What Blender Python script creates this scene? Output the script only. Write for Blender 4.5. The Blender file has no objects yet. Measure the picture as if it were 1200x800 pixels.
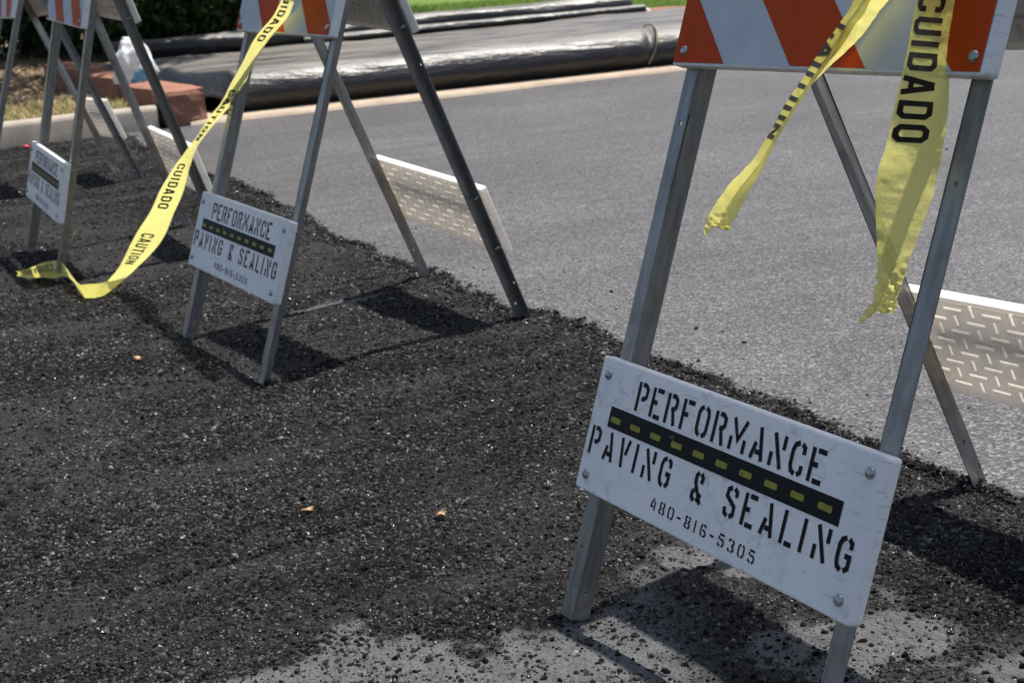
import bpy, bmesh, math, random
import numpy as np
from mathutils import Matrix, Vector, noise as mnoise

random.seed(7)
rng = np.random.default_rng(11)
scene = bpy.context.scene
C = scene.collection

# ------------------------------------------------------------------ camera
PITCH, ROLL, CAM_H = 0.2698, -0.077019, 0.978406
cam_data = bpy.data.cameras.new('camera')
cam_data.sensor_width = 36.0
cam_data.lens = 1695.918 / 1200.0 * 36.0
cam_data.clip_start = 0.02
cam_data.clip_end = 2000.0
cam_data.dof.use_dof = True
cam_data.dof.focus_distance = 1.86
cam_data.dof.aperture_fstop = 13.0
cam = bpy.data.objects.new('camera', cam_data)
C.objects.link(cam)
_f = Vector((0, math.cos(PITCH), -math.sin(PITCH)))
_r0 = Vector((1, 0, 0))
_u0 = _r0.cross(_f)
_r = _r0 * math.cos(ROLL) + _u0 * math.sin(ROLL)
_u = -_r0 * math.sin(ROLL) + _u0 * math.cos(ROLL)
cam.matrix_world = Matrix(((_r.x, _u.x, -_f.x, 0), (_r.y, _u.y, -_f.y, 0), (_r.z, _u.z, -_f.z, CAM_H), (0, 0, 0, 1)))
scene.camera = cam

# ------------------------------------------------------------------ sky, sun, exposure
SUN_AZ, SUN_EL = math.radians(58), math.radians(70.0)
world = bpy.data.worlds.new('World')
scene.world = world
world.use_nodes = True
wn = world.node_tree
wn.nodes.clear()
sky = wn.nodes.new('ShaderNodeTexSky')
sky.sky_type = 'NISHITA'
sky.sun_disc = False
sky.sun_elevation = SUN_EL
sky.sun_rotation = SUN_AZ
sky.dust_density = 2.5
sky.ozone_density = 1.0
bg = wn.nodes.new('ShaderNodeBackground')
bg.inputs['Strength'].default_value = 0.09
wo = wn.nodes.new('ShaderNodeOutputWorld')
wn.links.new(sky.outputs[0], bg.inputs['Color'])
wn.links.new(bg.outputs[0], wo.inputs['Surface'])

sun_data = bpy.data.lights.new('sun', 'SUN')
sun_data.energy = 5.0
sun_data.angle = math.radians(0.53)
sun_data.color = (1.0, 0.955, 0.89)
sun = bpy.data.objects.new('sun', sun_data)
C.objects.link(sun)
SUN_DIR = Vector((math.sin(SUN_AZ) * math.cos(SUN_EL), math.cos(SUN_AZ) * math.cos(SUN_EL), math.sin(SUN_EL)))
sun.rotation_euler = SUN_DIR.to_track_quat('Z', 'Y').to_euler()
sun.location = (4, 3, 12)

scene.view_settings.view_transform = 'Standard'
scene.view_settings.look = 'None'
scene.view_settings.gamma = 1.0
scene.view_settings.exposure = 0.80
scene.view_settings.use_curve_mapping = False

# ------------------------------------------------------------------ helpers
def tag(o, label=None, cat=None, group=None, kind=None):
    if label: o['label'] = label
    if cat: o['category'] = cat
    if group: o['group'] = group
    if kind: o['kind'] = kind
    return o

def link(name, mesh, mat=None, parent=None, matrix=None):
    o = bpy.data.objects.new(name, mesh)
    C.objects.link(o)
    if mat and not len(mesh.materials):
        mesh.materials.append(mat)
    if parent is not None:
        o.parent = parent
    if matrix is not None:
        o.matrix_local = matrix
    return o

def empty(name, loc=(0, 0, 0), rz=0.0):
    o = bpy.data.objects.new(name, None)
    o.empty_display_size = 0.1
    C.objects.link(o)
    o.location = loc
    o.rotation_euler = (0, 0, rz)
    return o

def bm_mesh(name, bm, smooth=False):
    bm.normal_update()
    me = bpy.data.meshes.new(name)
    bm.to_mesh(me)
    bm.free()
    if smooth:
        me.polygons.foreach_set('use_smooth', [True] * len(me.polygons))
    return me

def np_mesh(name, verts, faces, smooth=False):
    """verts (n,3) array, faces (m,k) int array with constant k"""
    verts = np.asarray(verts, np.float32)
    faces = np.asarray(faces, np.int32)
    me = bpy.data.meshes.new(name)
    me.vertices.add(len(verts))
    me.vertices.foreach_set('co', verts.ravel())
    m, k = faces.shape
    me.loops.add(m * k)
    me.loops.foreach_set('vertex_index', faces.ravel())
    me.polygons.add(m)
    me.polygons.foreach_set('loop_start', np.arange(0, m * k, k, dtype=np.int32))
    me.polygons.foreach_set('loop_total', np.full(m, k, np.int32))
    if smooth:
        me.polygons.foreach_set('use_smooth', np.ones(m, bool))
    me.update(calc_edges=True)
    me.validate()
    return me

# value noise on arrays
def vnoise(x, y, seed=0):
    xi = np.floor(x).astype(np.int64); yi = np.floor(y).astype(np.int64)
    fx = x - xi; fy = y - yi
    fx = fx * fx * (3 - 2 * fx); fy = fy * fy * (3 - 2 * fy)
    def h(a, b):
        n = (a * 374761393 + b * 668265263 + seed * 1442695041) & 0xffffffff
        n = ((n ^ (n >> 13)) * 1274126177) & 0xffffffff
        n = n ^ (n >> 16)
        return (n & 0xffff) / 65535.0
    return (h(xi, yi) * (1 - fx) + h(xi + 1, yi) * fx) * (1 - fy) + (h(xi, yi + 1) * (1 - fx) + h(xi + 1, yi + 1) * fx) * fy

def fbm(x, y, oct=4, seed=0):
    s = 0; a = 0.5; t = 0
    for k in range(oct):
        s = s + a * vnoise(x * 2 ** k, y * 2 ** k, seed + k * 17); t += a; a *= 0.5
    return s / t

def sstep(a, b, x):
    t = np.clip((x - a) / (b - a), 0, 1)
    return t * t * (3 - 2 * t)

# ---------------------------------------------------------------- materials
class NT:
    def __init__(self, name):
        self.m = bpy.data.materials.new(name)
        self.m.use_nodes = True
        self.t = self.m.node_tree
        self.t.nodes.clear()
        self.out = self.t.nodes.new('ShaderNodeOutputMaterial')
    def n(self, kind, **kw):
        nd = self.t.nodes.new('ShaderNode' + kind)
        for k, v in kw.items():
            if k.startswith('in_'):
                key = k[3:]
                nd.inputs[int(key) if key.isdigit() else key].default_value = v
            else:
                setattr(nd, k, v)
        return nd
    def l(self, a, b):
        self.t.links.new(a, b)
    def coord(self):
        return self.n('TexCoord').outputs['Object']
    def noise(self, scale, detail=4, rough=0.55, vec=None):
        nd = self.n('TexNoise')
        nd.inputs['Scale'].default_value = scale
        nd.inputs['Detail'].default_value = detail
        nd.inputs['Roughness'].default_value = rough
        self.l(vec if vec is not None else self.coord(), nd.inputs['Vector'])
        return nd.outputs['Fac']
    def voro(self, scale, out='Distance', vec=None, feature='F1'):
        nd = self.n('TexVoronoi', feature=feature)
        nd.inputs['Scale'].default_value = scale
        self.l(vec if vec is not None else self.coord(), nd.inputs['Vector'])
        return nd.outputs[out]
    def ramp(self, fac, stops, interp='LINEAR'):
        nd = self.n('ValToRGB')
        cr = nd.color_ramp
        cr.interpolation = interp
        while len(cr.elements) < len(stops):
            cr.elements.new(0.5)
        for e, (p, c) in zip(cr.elements, stops):
            e.position = p
            e.color = (c, c, c, 1) if not hasattr(c, '__len__') else (*c, 1)
        self.l(fac, nd.inputs['Fac'])
        return nd.outputs['Color']
    def mix(self, fac, a, b, mode='MIX'):
        nd = self.n('Mix', data_type='RGBA', blend_type=mode)
        for sock, v in ((nd.inputs[0], fac), (nd.inputs[6], a), (nd.inputs[7], b)):
            if isinstance(v, (int, float)):
                sock.default_value = v if sock == nd.inputs[0] else (v, v, v, 1)
            elif hasattr(v, '__len__'):
                sock.default_value = (*v, 1)
            else:
                self.l(v, sock)
        return nd.outputs[2]
    def math(self, op, a, b=0.5):
        nd = self.n('Math', operation=op)
        for i, v in enumerate((a, b)):
            if isinstance(v, (int, float)): nd.inputs[i].default_value = v
            else: self.l(v, nd.inputs[i])
        return nd.outputs[0]
    def bump(self, h, strength=0.5, dist=0.002, normal=None):
        nd = self.n('Bump')
        nd.inputs['Strength'].default_value = strength
        nd.inputs['Distance'].default_value = dist
        self.l(h, nd.inputs['Height'])
        if normal is not None: self.l(normal, nd.inputs['Normal'])
        return nd.outputs['Normal']
    def bsdf(self, color, rough=0.6, metal=0.0, spec=0.5, normal=None):
        nd = self.n('BsdfPrincipled')
        for key, v in (('Base Color', color), ('Roughness', rough), ('Metallic', metal), ('Specular IOR Level', spec)):
            s = nd.inputs[key]
            if isinstance(v, (int, float)): s.default_value = v
            elif hasattr(v, '__len__'): s.default_value = (*v, 1)
            else: self.l(v, s)
        if normal is not None: self.l(normal, nd.inputs['Normal'])
        return nd.outputs[0]
    def attr(self, name):
        nd = self.n('Attribute')
        nd.attribute_name = name
        return nd.outputs['Fac']
    def done(self, shader):
        self.l(shader, self.out.inputs['Surface'])
        return self.m

def translucent_mix(t, color, amount, rough, spec=0.4, normal=None, tcolor=None):
    p = t.bsdf(color, rough, 0, spec, normal)
    tr = t.n('BsdfTranslucent')
    c = tcolor if tcolor is not None else color
    if hasattr(c, '__len__'): tr.inputs['Color'].default_value = (*c, 1)
    else: t.l(c, tr.inputs['Color'])
    if normal is not None: t.l(normal, tr.inputs['Normal'])
    mx = t.n('MixShader')
    mx.inputs[0].default_value = amount
    t.l(p, mx.inputs[1]); t.l(tr.outputs[0], mx.inputs[2])
    return mx.outputs[0]

def m_new_asphalt():
    t = NT('new_asphalt')
    cell = t.voro(210, 'Color')
    dist = t.voro(210, 'Distance')
    big = t.noise(0.9, 5, 0.6)
    mp = t.n('Mapping'); mp.inputs['Rotation'].default_value = (0, 0, -0.25); t.l(t.coord(), mp.inputs[0])
    mp2 = t.n('Mapping'); mp2.inputs['Scale'].default_value = (0.5, 3.2, 1); t.l(mp.outputs[0], mp2.inputs[0])
    mid = t.noise(2.2, 6, 0.62, mp2.outputs[0])
    fine = t.noise(420, 2, 0.6)
    base = t.ramp(big, [(0.3, (0.048, 0.0464, 0.0470)), (0.7, (0.078, 0.0754, 0.0762))])
    base = t.mix(t.ramp(mid, [(0.42, 0.0), (0.66, 0.62)]), base, (0.042, 0.0405, 0.041))
    sp = t.n('SeparateColor'); t.l(cell, sp.inputs[0])
    stone = t.ramp(sp.outputs[0], [(0.0, 0.12), (0.45, 0.80), (0.82, 1.5), (0.95, 3.0)])
    col = t.mix(0.85, base, stone, 'MULTIPLY')
    torn = t.attr('torn')
    col = t.mix(torn, col, (0.009, 0.0088, 0.0087))  # black bitumen of the broken edge, with its shaded face painted in
    h = t.math('ADD', t.math('MULTIPLY', dist, -0.9), t.math('MULTIPLY', fine, 0.5))
    nrm = t.bump(h, 0.45, 0.003)
    return t.done(t.bsdf(col, 0.62, 0, t.ramp(torn, [(0, 0.30), (1, 0.05)]), nrm))

def m_rough_asphalt():
    t = NT('rough_asphalt')
    grey = t.attr('grey')
    dusty = t.attr('dusty')
    cell = t.voro(120, 'Color')
    dist = t.voro(120, 'Distance')
    fine = t.noise(300, 3, 0.65)
    sp = t.n('SeparateColor'); t.l(cell, sp.inputs[0])
    gap_shade = t.ramp(t.noise(210, 3, 0.6), [(0.40, 0.25), (0.58, 1.0)])  # noise darkening the colour, painted shade of gaps between grains
    dark = t.ramp(sp.outputs[0], [(0.0, (0.003, 0.0029, 0.0029)), (0.45, (0.012, 0.0117, 0.0116)), (0.75, (0.032, 0.031, 0.0305)), (0.95, (0.055, 0.053, 0.051)), (0.99, (0.10, 0.095, 0.09))])
    dark = t.mix(0.8, dark, gap_shade, 'MULTIPLY')
    dustc = t.mix(0.6, dark, (0.055, 0.0535, 0.052))
    dark = t.mix(dusty, dark, dustc)
    conc = t.ramp(t.noise(26, 6, 0.65), [(0.25, (0.075, 0.078, 0.082)), (0.7, (0.150, 0.153, 0.157))])
    speck = t.ramp(t.voro(95, 'Distance'), [(0.10, 0.35), (0.24, 1.0)])
    conc = t.mix(0.7, conc, speck, 'MULTIPLY')
    tan = t.ramp(t.noise(7, 4, 0.6), [(0.60, 0.0), (0.72, 0.45)])
    conc = t.mix(tan, conc, (0.14, 0.115, 0.085))
    col = t.mix(grey, dark, conc)
    h = t.math('ADD', t.math('MULTIPLY', dist, -1.0), t.math('MULTIPLY', fine, 1.3))
    nrm = t.bump(h, 1.0, 0.007)
    rough = t.ramp(grey, [(0, 0.7), (1, 0.85)])
    return t.done(t.bsdf(col, rough, 0, t.ramp(grey, [(0, 0.05), (1, 0.12)]), nrm))

def m_crumb():
    t = NT('asphalt_crumb')
    oi = t.n('ObjectInfo')
    col = t.ramp(oi.outputs['Random'], [(0.0, (0.006, 0.0058, 0.0058)), (0.30, (0.016, 0.0155, 0.0154)), (0.58, (0.034, 0.033, 0.0325)), (0.82, (0.062, 0.060, 0.059)), (0.962, (0.10, 0.096, 0.092)), (0.993, (0.19, 0.178, 0.16)), (0.9980, (0.42, 0.40, 0.37))], 'CONSTANT')
    pos = t.n('NewGeometry').outputs['Position']
    mp = t.n('Mapping'); mp.inputs['Rotation'].default_value = (0, 0, -0.42); t.l(pos, mp.inputs[0])
    mp2 = t.n('Mapping'); mp2.inputs['Scale'].default_value = (0.7, 3.0, 0.0); t.l(mp.outputs[0], mp2.inputs[0])
    tone = t.ramp(t.noise(1.7, 5, 0.6, mp2.outputs[0]), [(0.32, 0.42), (0.52, 1.0), (0.70, 1.75)])
    col = t.mix(1.0, col, tone, 'MULTIPLY')
    nrm = t.bump(t.noise(2.2, 3, 0.6), 0.35, 0.2)
    rnd = t.math('FRACT', t.math('MULTIPLY', oi.outputs['Random'], 7.31))
    rough = t.ramp(rnd, [(0.0, 0.16), (0.12, 0.30), (0.2, 0.6), (1.0, 0.75)])
    spec = t.ramp(rnd, [(0.0, 0.9), (0.12, 0.5), (0.2, 0.08), (1.0, 0.05)])
    return t.done(t.bsdf(col, rough, 0, spec, nrm))

def m_concrete(name, lo, hi):
    t = NT(name)
    col = t.ramp(t.noise(5, 6, 0.65), [(0.3, lo), (0.7, hi)])
    col = t.mix(t.ramp(t.noise(60, 4, 0.6), [(0.4, 0.0), (0.8, 0.4)]), col, tuple(c * 0.6 for c in lo))
    return t.done(t.bsdf(col, 0.85, 0, 0.3, t.bump(t.noise(130, 4), 0.5, 0.004)))

def m_soil():
    t = NT('soil')
    n1 = t.noise(1.1, 6, 0.65)
    n2 = t.noise(22, 5, 0.7)
    col = t.ramp(n1, [(0.3, (0.15, 0.115, 0.075)), (0.7, (0.25, 0.19, 0.125))])
    col = t.mix(t.ramp(n2, [(0.35, 0.7), (0.62, 0.0)]), col, (0.075, 0.055, 0.034))
    return t.done(t.bsdf(col, 0.95, 0, 0.15, t.bump(n2, 0.8, 0.03)))

def m_lawn():
    t = NT('lawn_turf')
    col = t.ramp(t.noise(1.7, 5, 0.6), [(0.3, (0.10, 0.17, 0.03)), (0.7, (0.16, 0.24, 0.05))])
    col = t.mix(t.ramp(t.noise(40, 4, 0.7), [(0.4, 0.5), (0.65, 0.0)]), col, (0.05, 0.06, 0.02))
    return t.done(t.bsdf(col, 0.9, 0, 0.15, t.bump(t.noise(60, 4, 0.7), 0.8, 0.03)))

def m_leaf(name, lo, hi, trans=0.35):
    t = NT(name)
    geo = t.n('NewGeometry')
    col = t.ramp(geo.outputs['Random Per Island'], [(0.0, lo), (1.0, hi)])
    return t.done(translucent_mix(t, col, trans, 0.5, 0.3))

def m_steel():
    t = NT('galvanised_steel')
    v = t.coord()
    sp = t.n('Mapping'); sp.inputs['Scale'].default_value = (1, 0.12, 1); t.l(v, sp.inputs[0])
    streak = t.noise(90, 5, 0.65, sp.outputs[0])
    blot = t.noise(17, 5, 0.6)
    col = t.ramp(streak, [(0.25, (0.15, 0.148, 0.142)), (0.75, (0.32, 0.312, 0.298))])
    col = t.mix(t.ramp(blot, [(0.48, 0.0), (0.75, 0.65)]), col, (0.17, 0.135, 0.10))
    rough = t.ramp(blot, [(0.3, 0.26), (0.75, 0.48)])
    return t.done(t.bsdf(col, rough, 0.50, 0.5, t.bump(streak, 0.12, 0.001)))

def m_plastic(name, tint=(0.90, 0.90, 0.89), trans=0.20, tcol=(0.80, 0.73, 0.63)):
    t = NT(name)
    v = t.coord()
    col = t.ramp(t.noise(9, 5, 0.6), [(0.3, tuple(c * 0.92 for c in tint)), (0.7, tint)])
    oi = t.n('ObjectInfo')
    ofs = t.n('VectorMath', operation='ADD'); t.l(v, ofs.inputs[0])
    cmb = t.n('CombineXYZ'); t.l(t.math('MULTIPLY', oi.outputs['Random'], 37.0), cmb.inputs[0]); t.l(cmb.outputs[0], ofs.inputs[1])
    w = ofs.outputs[0]
    # scuffs and grime
    sm = t.ramp(t.noise(34, 6, 0.72, w), [(0.52, 0.0), (0.66, 0.55)])
    sm = t.mix(1.0, sm, t.ramp(t.noise(5, 3, 0.5, w), [(0.42, 0.0), (0.62, 1.0)]), 'MULTIPLY')
    col = t.mix(sm, col, (0.30, 0.29, 0.27))
    mp = t.n('Mapping'); mp.inputs['Scale'].default_value = (1.0, 9.0, 1.0); mp.inputs['Rotation'].default_value = (0, 0, 0.35); t.l(w, mp.inputs[0])
    scr = t.ramp(t.noise(26, 2, 0.4, mp.outputs[0]), [(0.665, 0.0), (0.68, 0.4)])
    col = t.mix(scr, col, (0.40, 0.40, 0.39))
    speck = t.ramp(t.noise(170, 3, 0.6, w), [(0.69, 0.0), (0.73, 0.8)])
    col = t.mix(t.mix(1.0, speck, t.ramp(t.noise(8, 3, 0.5, w), [(0.42, 0.0), (0.58, 1.0)]), 'MULTIPLY'), col, (0.12, 0.115, 0.11))
    return t.done(translucent_mix(t, col, trans, 0.42, 0.4, t.bump(t.noise(70, 3, 0.6), 0.12, 0.002), tcol))

def m_flat(name, col, rough=0.55, spec=0.4, var=0.25, scale=30, metal=0.0, worn=None):
    t = NT(name)
    c = t.ramp(t.noise(scale, 5, 0.65), [(0.3, tuple(x * (1 - var) for x in col)), (0.7, col)])
    if worn is not None:
        w = t.ramp(t.noise(60, 6, 0.75), [(0.63, 0.0), (0.67, 0.8)])
        c = t.mix(w, c, worn)
    return t.done(t.bsdf(c, rough, metal, spec, t.bump(t.noise(scale * 4, 3), 0.08, 0.001)))

def m_sheeting(name, col):
    t = NT(name)
    c = t.ramp(t.noise(12, 5, 0.6), [(0.3, tuple(x * 0.86 for x in col)), (0.7, col)])
    mp = t.n('Mapping'); mp.inputs['Scale'].default_value = (0.25, 6, 1); t.l(t.coord(), mp.inputs[0])
    st = t.ramp(t.noise(22, 5, 0.7, mp.outputs[0]), [(0.55, 0.0), (0.8, 0.3)])
    c = t.mix(st, c, tuple(x * 0.55 for x in col))
    speck = t.ramp(t.voro(85, 'Distance'), [(0.06, 0.75), (0.10, 0.0)])
    c = t.mix(t.mix(1.0, speck, t.ramp(t.noise(9, 3), [(0.52, 0.0), (0.6, 1.0)]), 'MULTIPLY'), c, (0.10, 0.09, 0.08))
    return t.done(t.bsdf(c, 0.55, 0, 0.12, t.bump(t.noise(50, 4), 0.06, 0.001)))

def m_tape():
    t = NT('tape_film')
    col = t.ramp(t.noise(14, 4, 0.6), [(0.3, (0.82, 0.75, 0.15)), (0.7, (0.90, 0.84, 0.24))])
    wr = t.noise(55, 4, 0.6)
    sh = translucent_mix(t, col, 0.52, 0.26, 0.5, t.bump(wr, 0.35, 0.004), (0.95, 0.89, 0.30))
    tp = t.n('BsdfTransparent'); tp.inputs['Color'].default_value = (0.95, 0.90, 0.55, 1)
    mx = t.n('MixShader'); mx.inputs[0].default_value = 0.22
    t.l(sh, mx.inputs[1]); t.l(tp.outputs[0], mx.inputs[2])
    return t.done(mx.outputs[0])

def m_black_film():
    t = NT('black_plastic_film')
    geo = t.n('NewGeometry')
    mp = t.n('Mapping'); mp.inputs['Rotation'].default_value = (0, 0, -0.25); t.l(t.coord(), mp.inputs[0])
    mp2 = t.n('Mapping'); mp2.inputs['Scale'].default_value = (0.35, 2.0, 1.5); t.l(mp.outputs[0], mp2.inputs[0])
    dust = t.ramp(t.noise(3.2, 6, 0.7, mp2.outputs[0]), [(0.34, 0.05), (0.62, 0.8)])
    sz = t.n('SeparateXYZ'); t.l(geo.outputs['Normal'], sz.inputs[0])
    up = t.ramp(sz.outputs[2], [(0.55, 0.10), (0.93, 1.0)])
    fac = t.mix(1.0, dust, up, 'MULTIPLY')
    col = t.mix(fac, (0.012, 0.012, 0.013), (0.16, 0.145, 0.125))  # dusty grey on upward faces, also painting in the sky's sheen
    wr = t.noise(6.0, 5, 0.6, mp2.outputs[0])
    return t.done(t.bsdf(col, t.ramp(fac, [(0, 0.38), (0.6, 0.58)]), 0, 0.5, t.bump(wr, 0.45, 0.05)))

def m_brick():
    t = NT('red_concrete_block')
    col = t.ramp(t.noise(9, 6, 0.65), [(0.3, (0.23, 0.105, 0.072)), (0.7, (0.33, 0.165, 0.115))])
    col = t.mix(t.ramp(t.noise(70, 4, 0.7), [(0.45, 0.0), (0.7, 0.5)]), col, (0.17, 0.08, 0.06))
    return t.done(t.bsdf(col, 0.9, 0, 0.2, t.bump(t.noise(90, 5, 0.7), 0.8, 0.012)))

M = dict(
    new_asphalt=m_new_asphalt(), rough=m_rough_asphalt(), crumb=m_crumb(),
    kerb=m_concrete('kerb_concrete', (0.24, 0.205, 0.165), (0.36, 0.32, 0.27)),
    gutter=m_concrete('gutter_concrete', (0.27, 0.215, 0.16), (0.40, 0.325, 0.245)),
    soil=m_soil(), lawn=m_lawn(), steel=m_steel(),
    plastic=m_plastic('white_plastic'), rib=m_plastic('fused_white_plastic', (0.85, 0.84, 0.80), 0.95, (0.99, 0.96, 0.90)),
    plastic_backlit=m_plastic('backlit_white_plastic', (0.86, 0.85, 0.83), 0.42, (0.82, 0.765, 0.69)),  # same boards as in front; higher translucency stands in for backlight
    ink=m_flat('black_ink', (0.008, 0.008, 0.009), 0.55, 0.18, 0.4, 25, worn=(0.16, 0.16, 0.165)),
    yellow=m_flat('yellow_paint', (0.30, 0.28, 0.025), 0.5, 0.4, 0.35, 60),
    white_sheet=m_sheeting('white_sheeting', (0.52, 0.55, 0.57)),
    orange=m_sheeting('orange_sheeting', (0.48, 0.055, 0.004)),
    zinc=m_flat('zinc_bolt', (0.40, 0.41, 0.41), 0.33, 0.5, 0.3, 60, 0.95),
    tape=m_tape(), film=m_black_film(), brick=m_brick(),
    rope=m_flat('tan_rope', (0.30, 0.24, 0.16), 0.8, 0.2),
    bag=None, leaf_dry=m_leaf('dry_leaf', (0.62, 0.40, 0.22), (0.80, 0.58, 0.38), 0.15),
    bush=m_leaf('shrub_leaf', (0.018, 0.034, 0.010), (0.050, 0.085, 0.024), 0.3),
    tree=m_leaf('tree_leaf', (0.030, 0.055, 0.015), (0.075, 0.12, 0.035), 0.25),
    bark=m_flat('bark', (0.13, 0.095, 0.065), 0.9, 0.2, 0.5, 20),
    grass=m_leaf('lawn_blade', (0.11, 0.20, 0.03), (0.24, 0.34, 0.08), 0.35),
    straw=m_leaf('dry_grass_blade', (0.22, 0.20, 0.07), (0.42, 0.35, 0.16), 0.3),
    litter=m_leaf('leaf_litter', (0.10, 0.07, 0.04), (0.30, 0.21, 0.12), 0.15),
    red=m_flat('red_foil', (0.55, 0.03, 0.05), 0.3, 0.5),
    pale=m_flat('pale_stone', (0.5, 0.48, 0.45), 0.8, 0.2),
)
def m_bag():
    t = NT('white_bag_film')
    n = t.noise(7, 3, 0.5)
    col = t.ramp(n, [(0.56, (0.78, 0.78, 0.77)), (0.60, (0.10, 0.36, 0.52)), (0.66, (0.12, 0.38, 0.52)), (0.70, (0.78, 0.78, 0.77))])
    return t.done(translucent_mix(t, col, 0.35, 0.35, 0.5, t.bump(t.noise(30, 4), 0.4, 0.01)))
M['bag'] = m_bag()

# ================================================================== the barricades' poses (x, y, yaw, splay front/back, small tilts)
LEG_L, PAN_A, PAN_B, PAN_C = 1.1058, 0.1975, 0.4022, 0.8407
PW, PT = 0.610, 0.021
POSES = [
    (0.50976, 1.95149, -1.08712, 0.37186, 0.38569, 0.02664, -0.01626, 0.02585),
    (-0.42101, 3.78187, -1.04506, 0.35688, 0.36407, 0.01369, 0.0135, -0.04361),
    (-1.35956, 5.12814, -1.11397, 0.27131, 0.2759, 0.01068, 0.03763, 0.00567),
    (-2.17934, 7.04814, -1.11155, 0.32785, 0.33023, 0.00485, -0.00934, 0.04012),
]
def frame_matrix(pose, side):
    """frame coords (X across, d up the leg from the foot, o outward) -> root coords"""
    x, y, yaw, tF, tB, ax, ay, tw = pose
    t = tF if side == 'F' else tB
    H = LEG_L * math.cos((tF + tB) / 2)
    s, c = math.sin(t), math.cos(t)
    fr = Matrix(((1, 0, 0, 0), (0, s, -c, 0), (0, c, s, 0), (0, 0, 0, 1))) @ Matrix.Translation((0, -LEG_L, 0))
    if side == 'B':
        piv = Matrix.Translation((0, LEG_L, 0)) @ Matrix.Rotation(-tw, 4, 'Z') @ Matrix.Translation((0, -LEG_L, 0))
        fr = Matrix.Rotation(math.pi, 4, 'Z') @ fr @ piv
    tilt = Matrix.Rotation(ax, 4, 'X') @ Matrix.Rotation(ay, 4, 'Y')
    return Matrix.Translation((0, 0, H)) @ tilt @ fr
FEET = []
for p in POSES:
    rootM = Matrix.Translation((p[0], p[1], 0)) @ Matrix.Rotation(p[2], 4, 'Z')
    for sd in 'FB':
        for k in (-1, 1):
            FEET.append(tuple(rootM @ frame_matrix(p, sd) @ Vector((k * (PW / 2 - 0.025), 0, -0.005))))

# ================================================================== ground
EDGE = np.array([(-2.30, 9.10), (-2.16, 8.64), (-1.88, 7.95), (-1.56, 7.17), (-1.21, 6.61), (-1.06, 6.24), (-0.89, 5.81), (-0.70, 5.37), (-0.58, 5.08),
                 (-0.40, 4.72), (-0.25, 4.39), (-0.09, 4.07), (0.05, 3.78), (0.15, 3.62), (0.21, 3.48), (0.32, 3.26), (0.47, 2.97), (0.59, 2.70),
                 (0.68, 2.51), (0.75, 2.40), (0.84, 2.26), (1.02, 1.95), (1.35, 1.3), (2.2, 0.0)])[::-1]
KERB = np.array([(-9.0, 5.6), (-6.0, 7.2), (-4.2, 8.15), (-2.97, 8.73), (-2.41, 8.98), (-1.90, 9.14), (-1.52, 9.24), (-0.33, 9.62), (0.49, 9.98), (1.27, 10.22),
                 (3.0, 10.75), (8.0, 12.3), (40.0, 22.0)])
GREY = np.array([(-3, 1.62), (-0.55, 1.74), (-0.396, 1.844), (-0.343, 1.898), (-0.285, 1.941), (-0.186, 1.971), (-0.083, 1.90), (0.016, 1.92), (0.103, 2.062), (0.193, 2.15),
                 (0.295, 2.18), (0.36, 2.08), (0.484, 2.03), (0.558, 2.0), (0.62, 1.90), (0.70, 1.83), (0.9, 1.75), (3, 1.6)])
def edge_sd(x, y, ragged=True):
    s = (x - np.interp(y, EDGE[:, 1], EDGE[:, 0])) * 0.91
    if ragged:
        s = s + (fbm(x * 5, y * 5, 3, 5) - 0.5) * 0.11 + (fbm(x * 22, y * 22, 2, 9) - 0.5) * 0.045
    return s
def grey_mask(x, y):
    d = np.interp(x, GREY[:, 0], GREY[:, 1]) - y
    n = (fbm(x * 7, y * 7, 4, 21) - 0.5) * 0.22 + (fbm(x * 34, y * 34, 3, 25) - 0.5) * 0.10
    g = sstep(-0.02, 0.02, d + n + 0.01)
    hole = sstep(0.53, 0.60, fbm(x * 6 + 3, y * 6, 4, 31)) * sstep(0.10, 0.30, x)
    g = g * (1 - 0.85 * hole)
    # a bared strip beside the second barricade
    ux, uy = (x + 0.485) * 0.90 + (y - 4.10) * 0.43, -(x + 0.485) * 0.43 + (y - 4.10) * 0.90
    st = sstep(1.15, 0.75, np.sqrt((ux / 0.14) ** 2 + (uy / 0.036) ** 2) + (fbm(x * 40, y * 40, 2, 41) - 0.5) * 0.5)
    return np.clip(np.maximum(g, st * 1.0), 0, 1)
def dusty_mask(x, y):
    d = sstep(0.50, 0.72, fbm(x * 1.6 + 4, y * 1.6, 4, 51))
    p = np.exp(-(((x + 1.33) / 0.22) ** 2 + ((y - 4.0) / 0.10) ** 2))
    q = y * 0.92 - x * 0.40
    streak = sstep(0.48, 0.70, fbm(x * 0.9 + y * 0.4, q * 9, 4, 57)) * 0.8
    p2 = np.exp(-(((x + 0.95) / 0.30) ** 2 + ((y - 2.75) / 0.07) ** 2)) * 0.8 + np.exp(-(((x + 0.2) / 0.16) ** 2 + ((y - 3.2) / 0.08) ** 2)) * 0.6
    return np.clip((d * 0.8 + streak) * (0.5 + fbm(x * 3, y * 3, 2, 58)) + p + p2, 0, 1)
def crack_mask(x, y):
    ax_, ay_, bx_, by_ = -0.70, 2.19, -0.33, 2.385
    dx, dy = bx_ - ax_, by_ - ay_
    ln = math.hypot(dx, dy)
    t = ((x - ax_) * dx + (y - ay_) * dy) / ln
    d = (-(x - ax_) * dy + (y - ay_) * dx) / ln + (fbm(t * 9, t * 0, 3, 451) - 0.5) * 0.03
    return np.exp(-(d / 0.011) ** 2) * sstep(-0.05, 0.08, t) * sstep(ln + 0.25, ln - 0.05, t)
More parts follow.
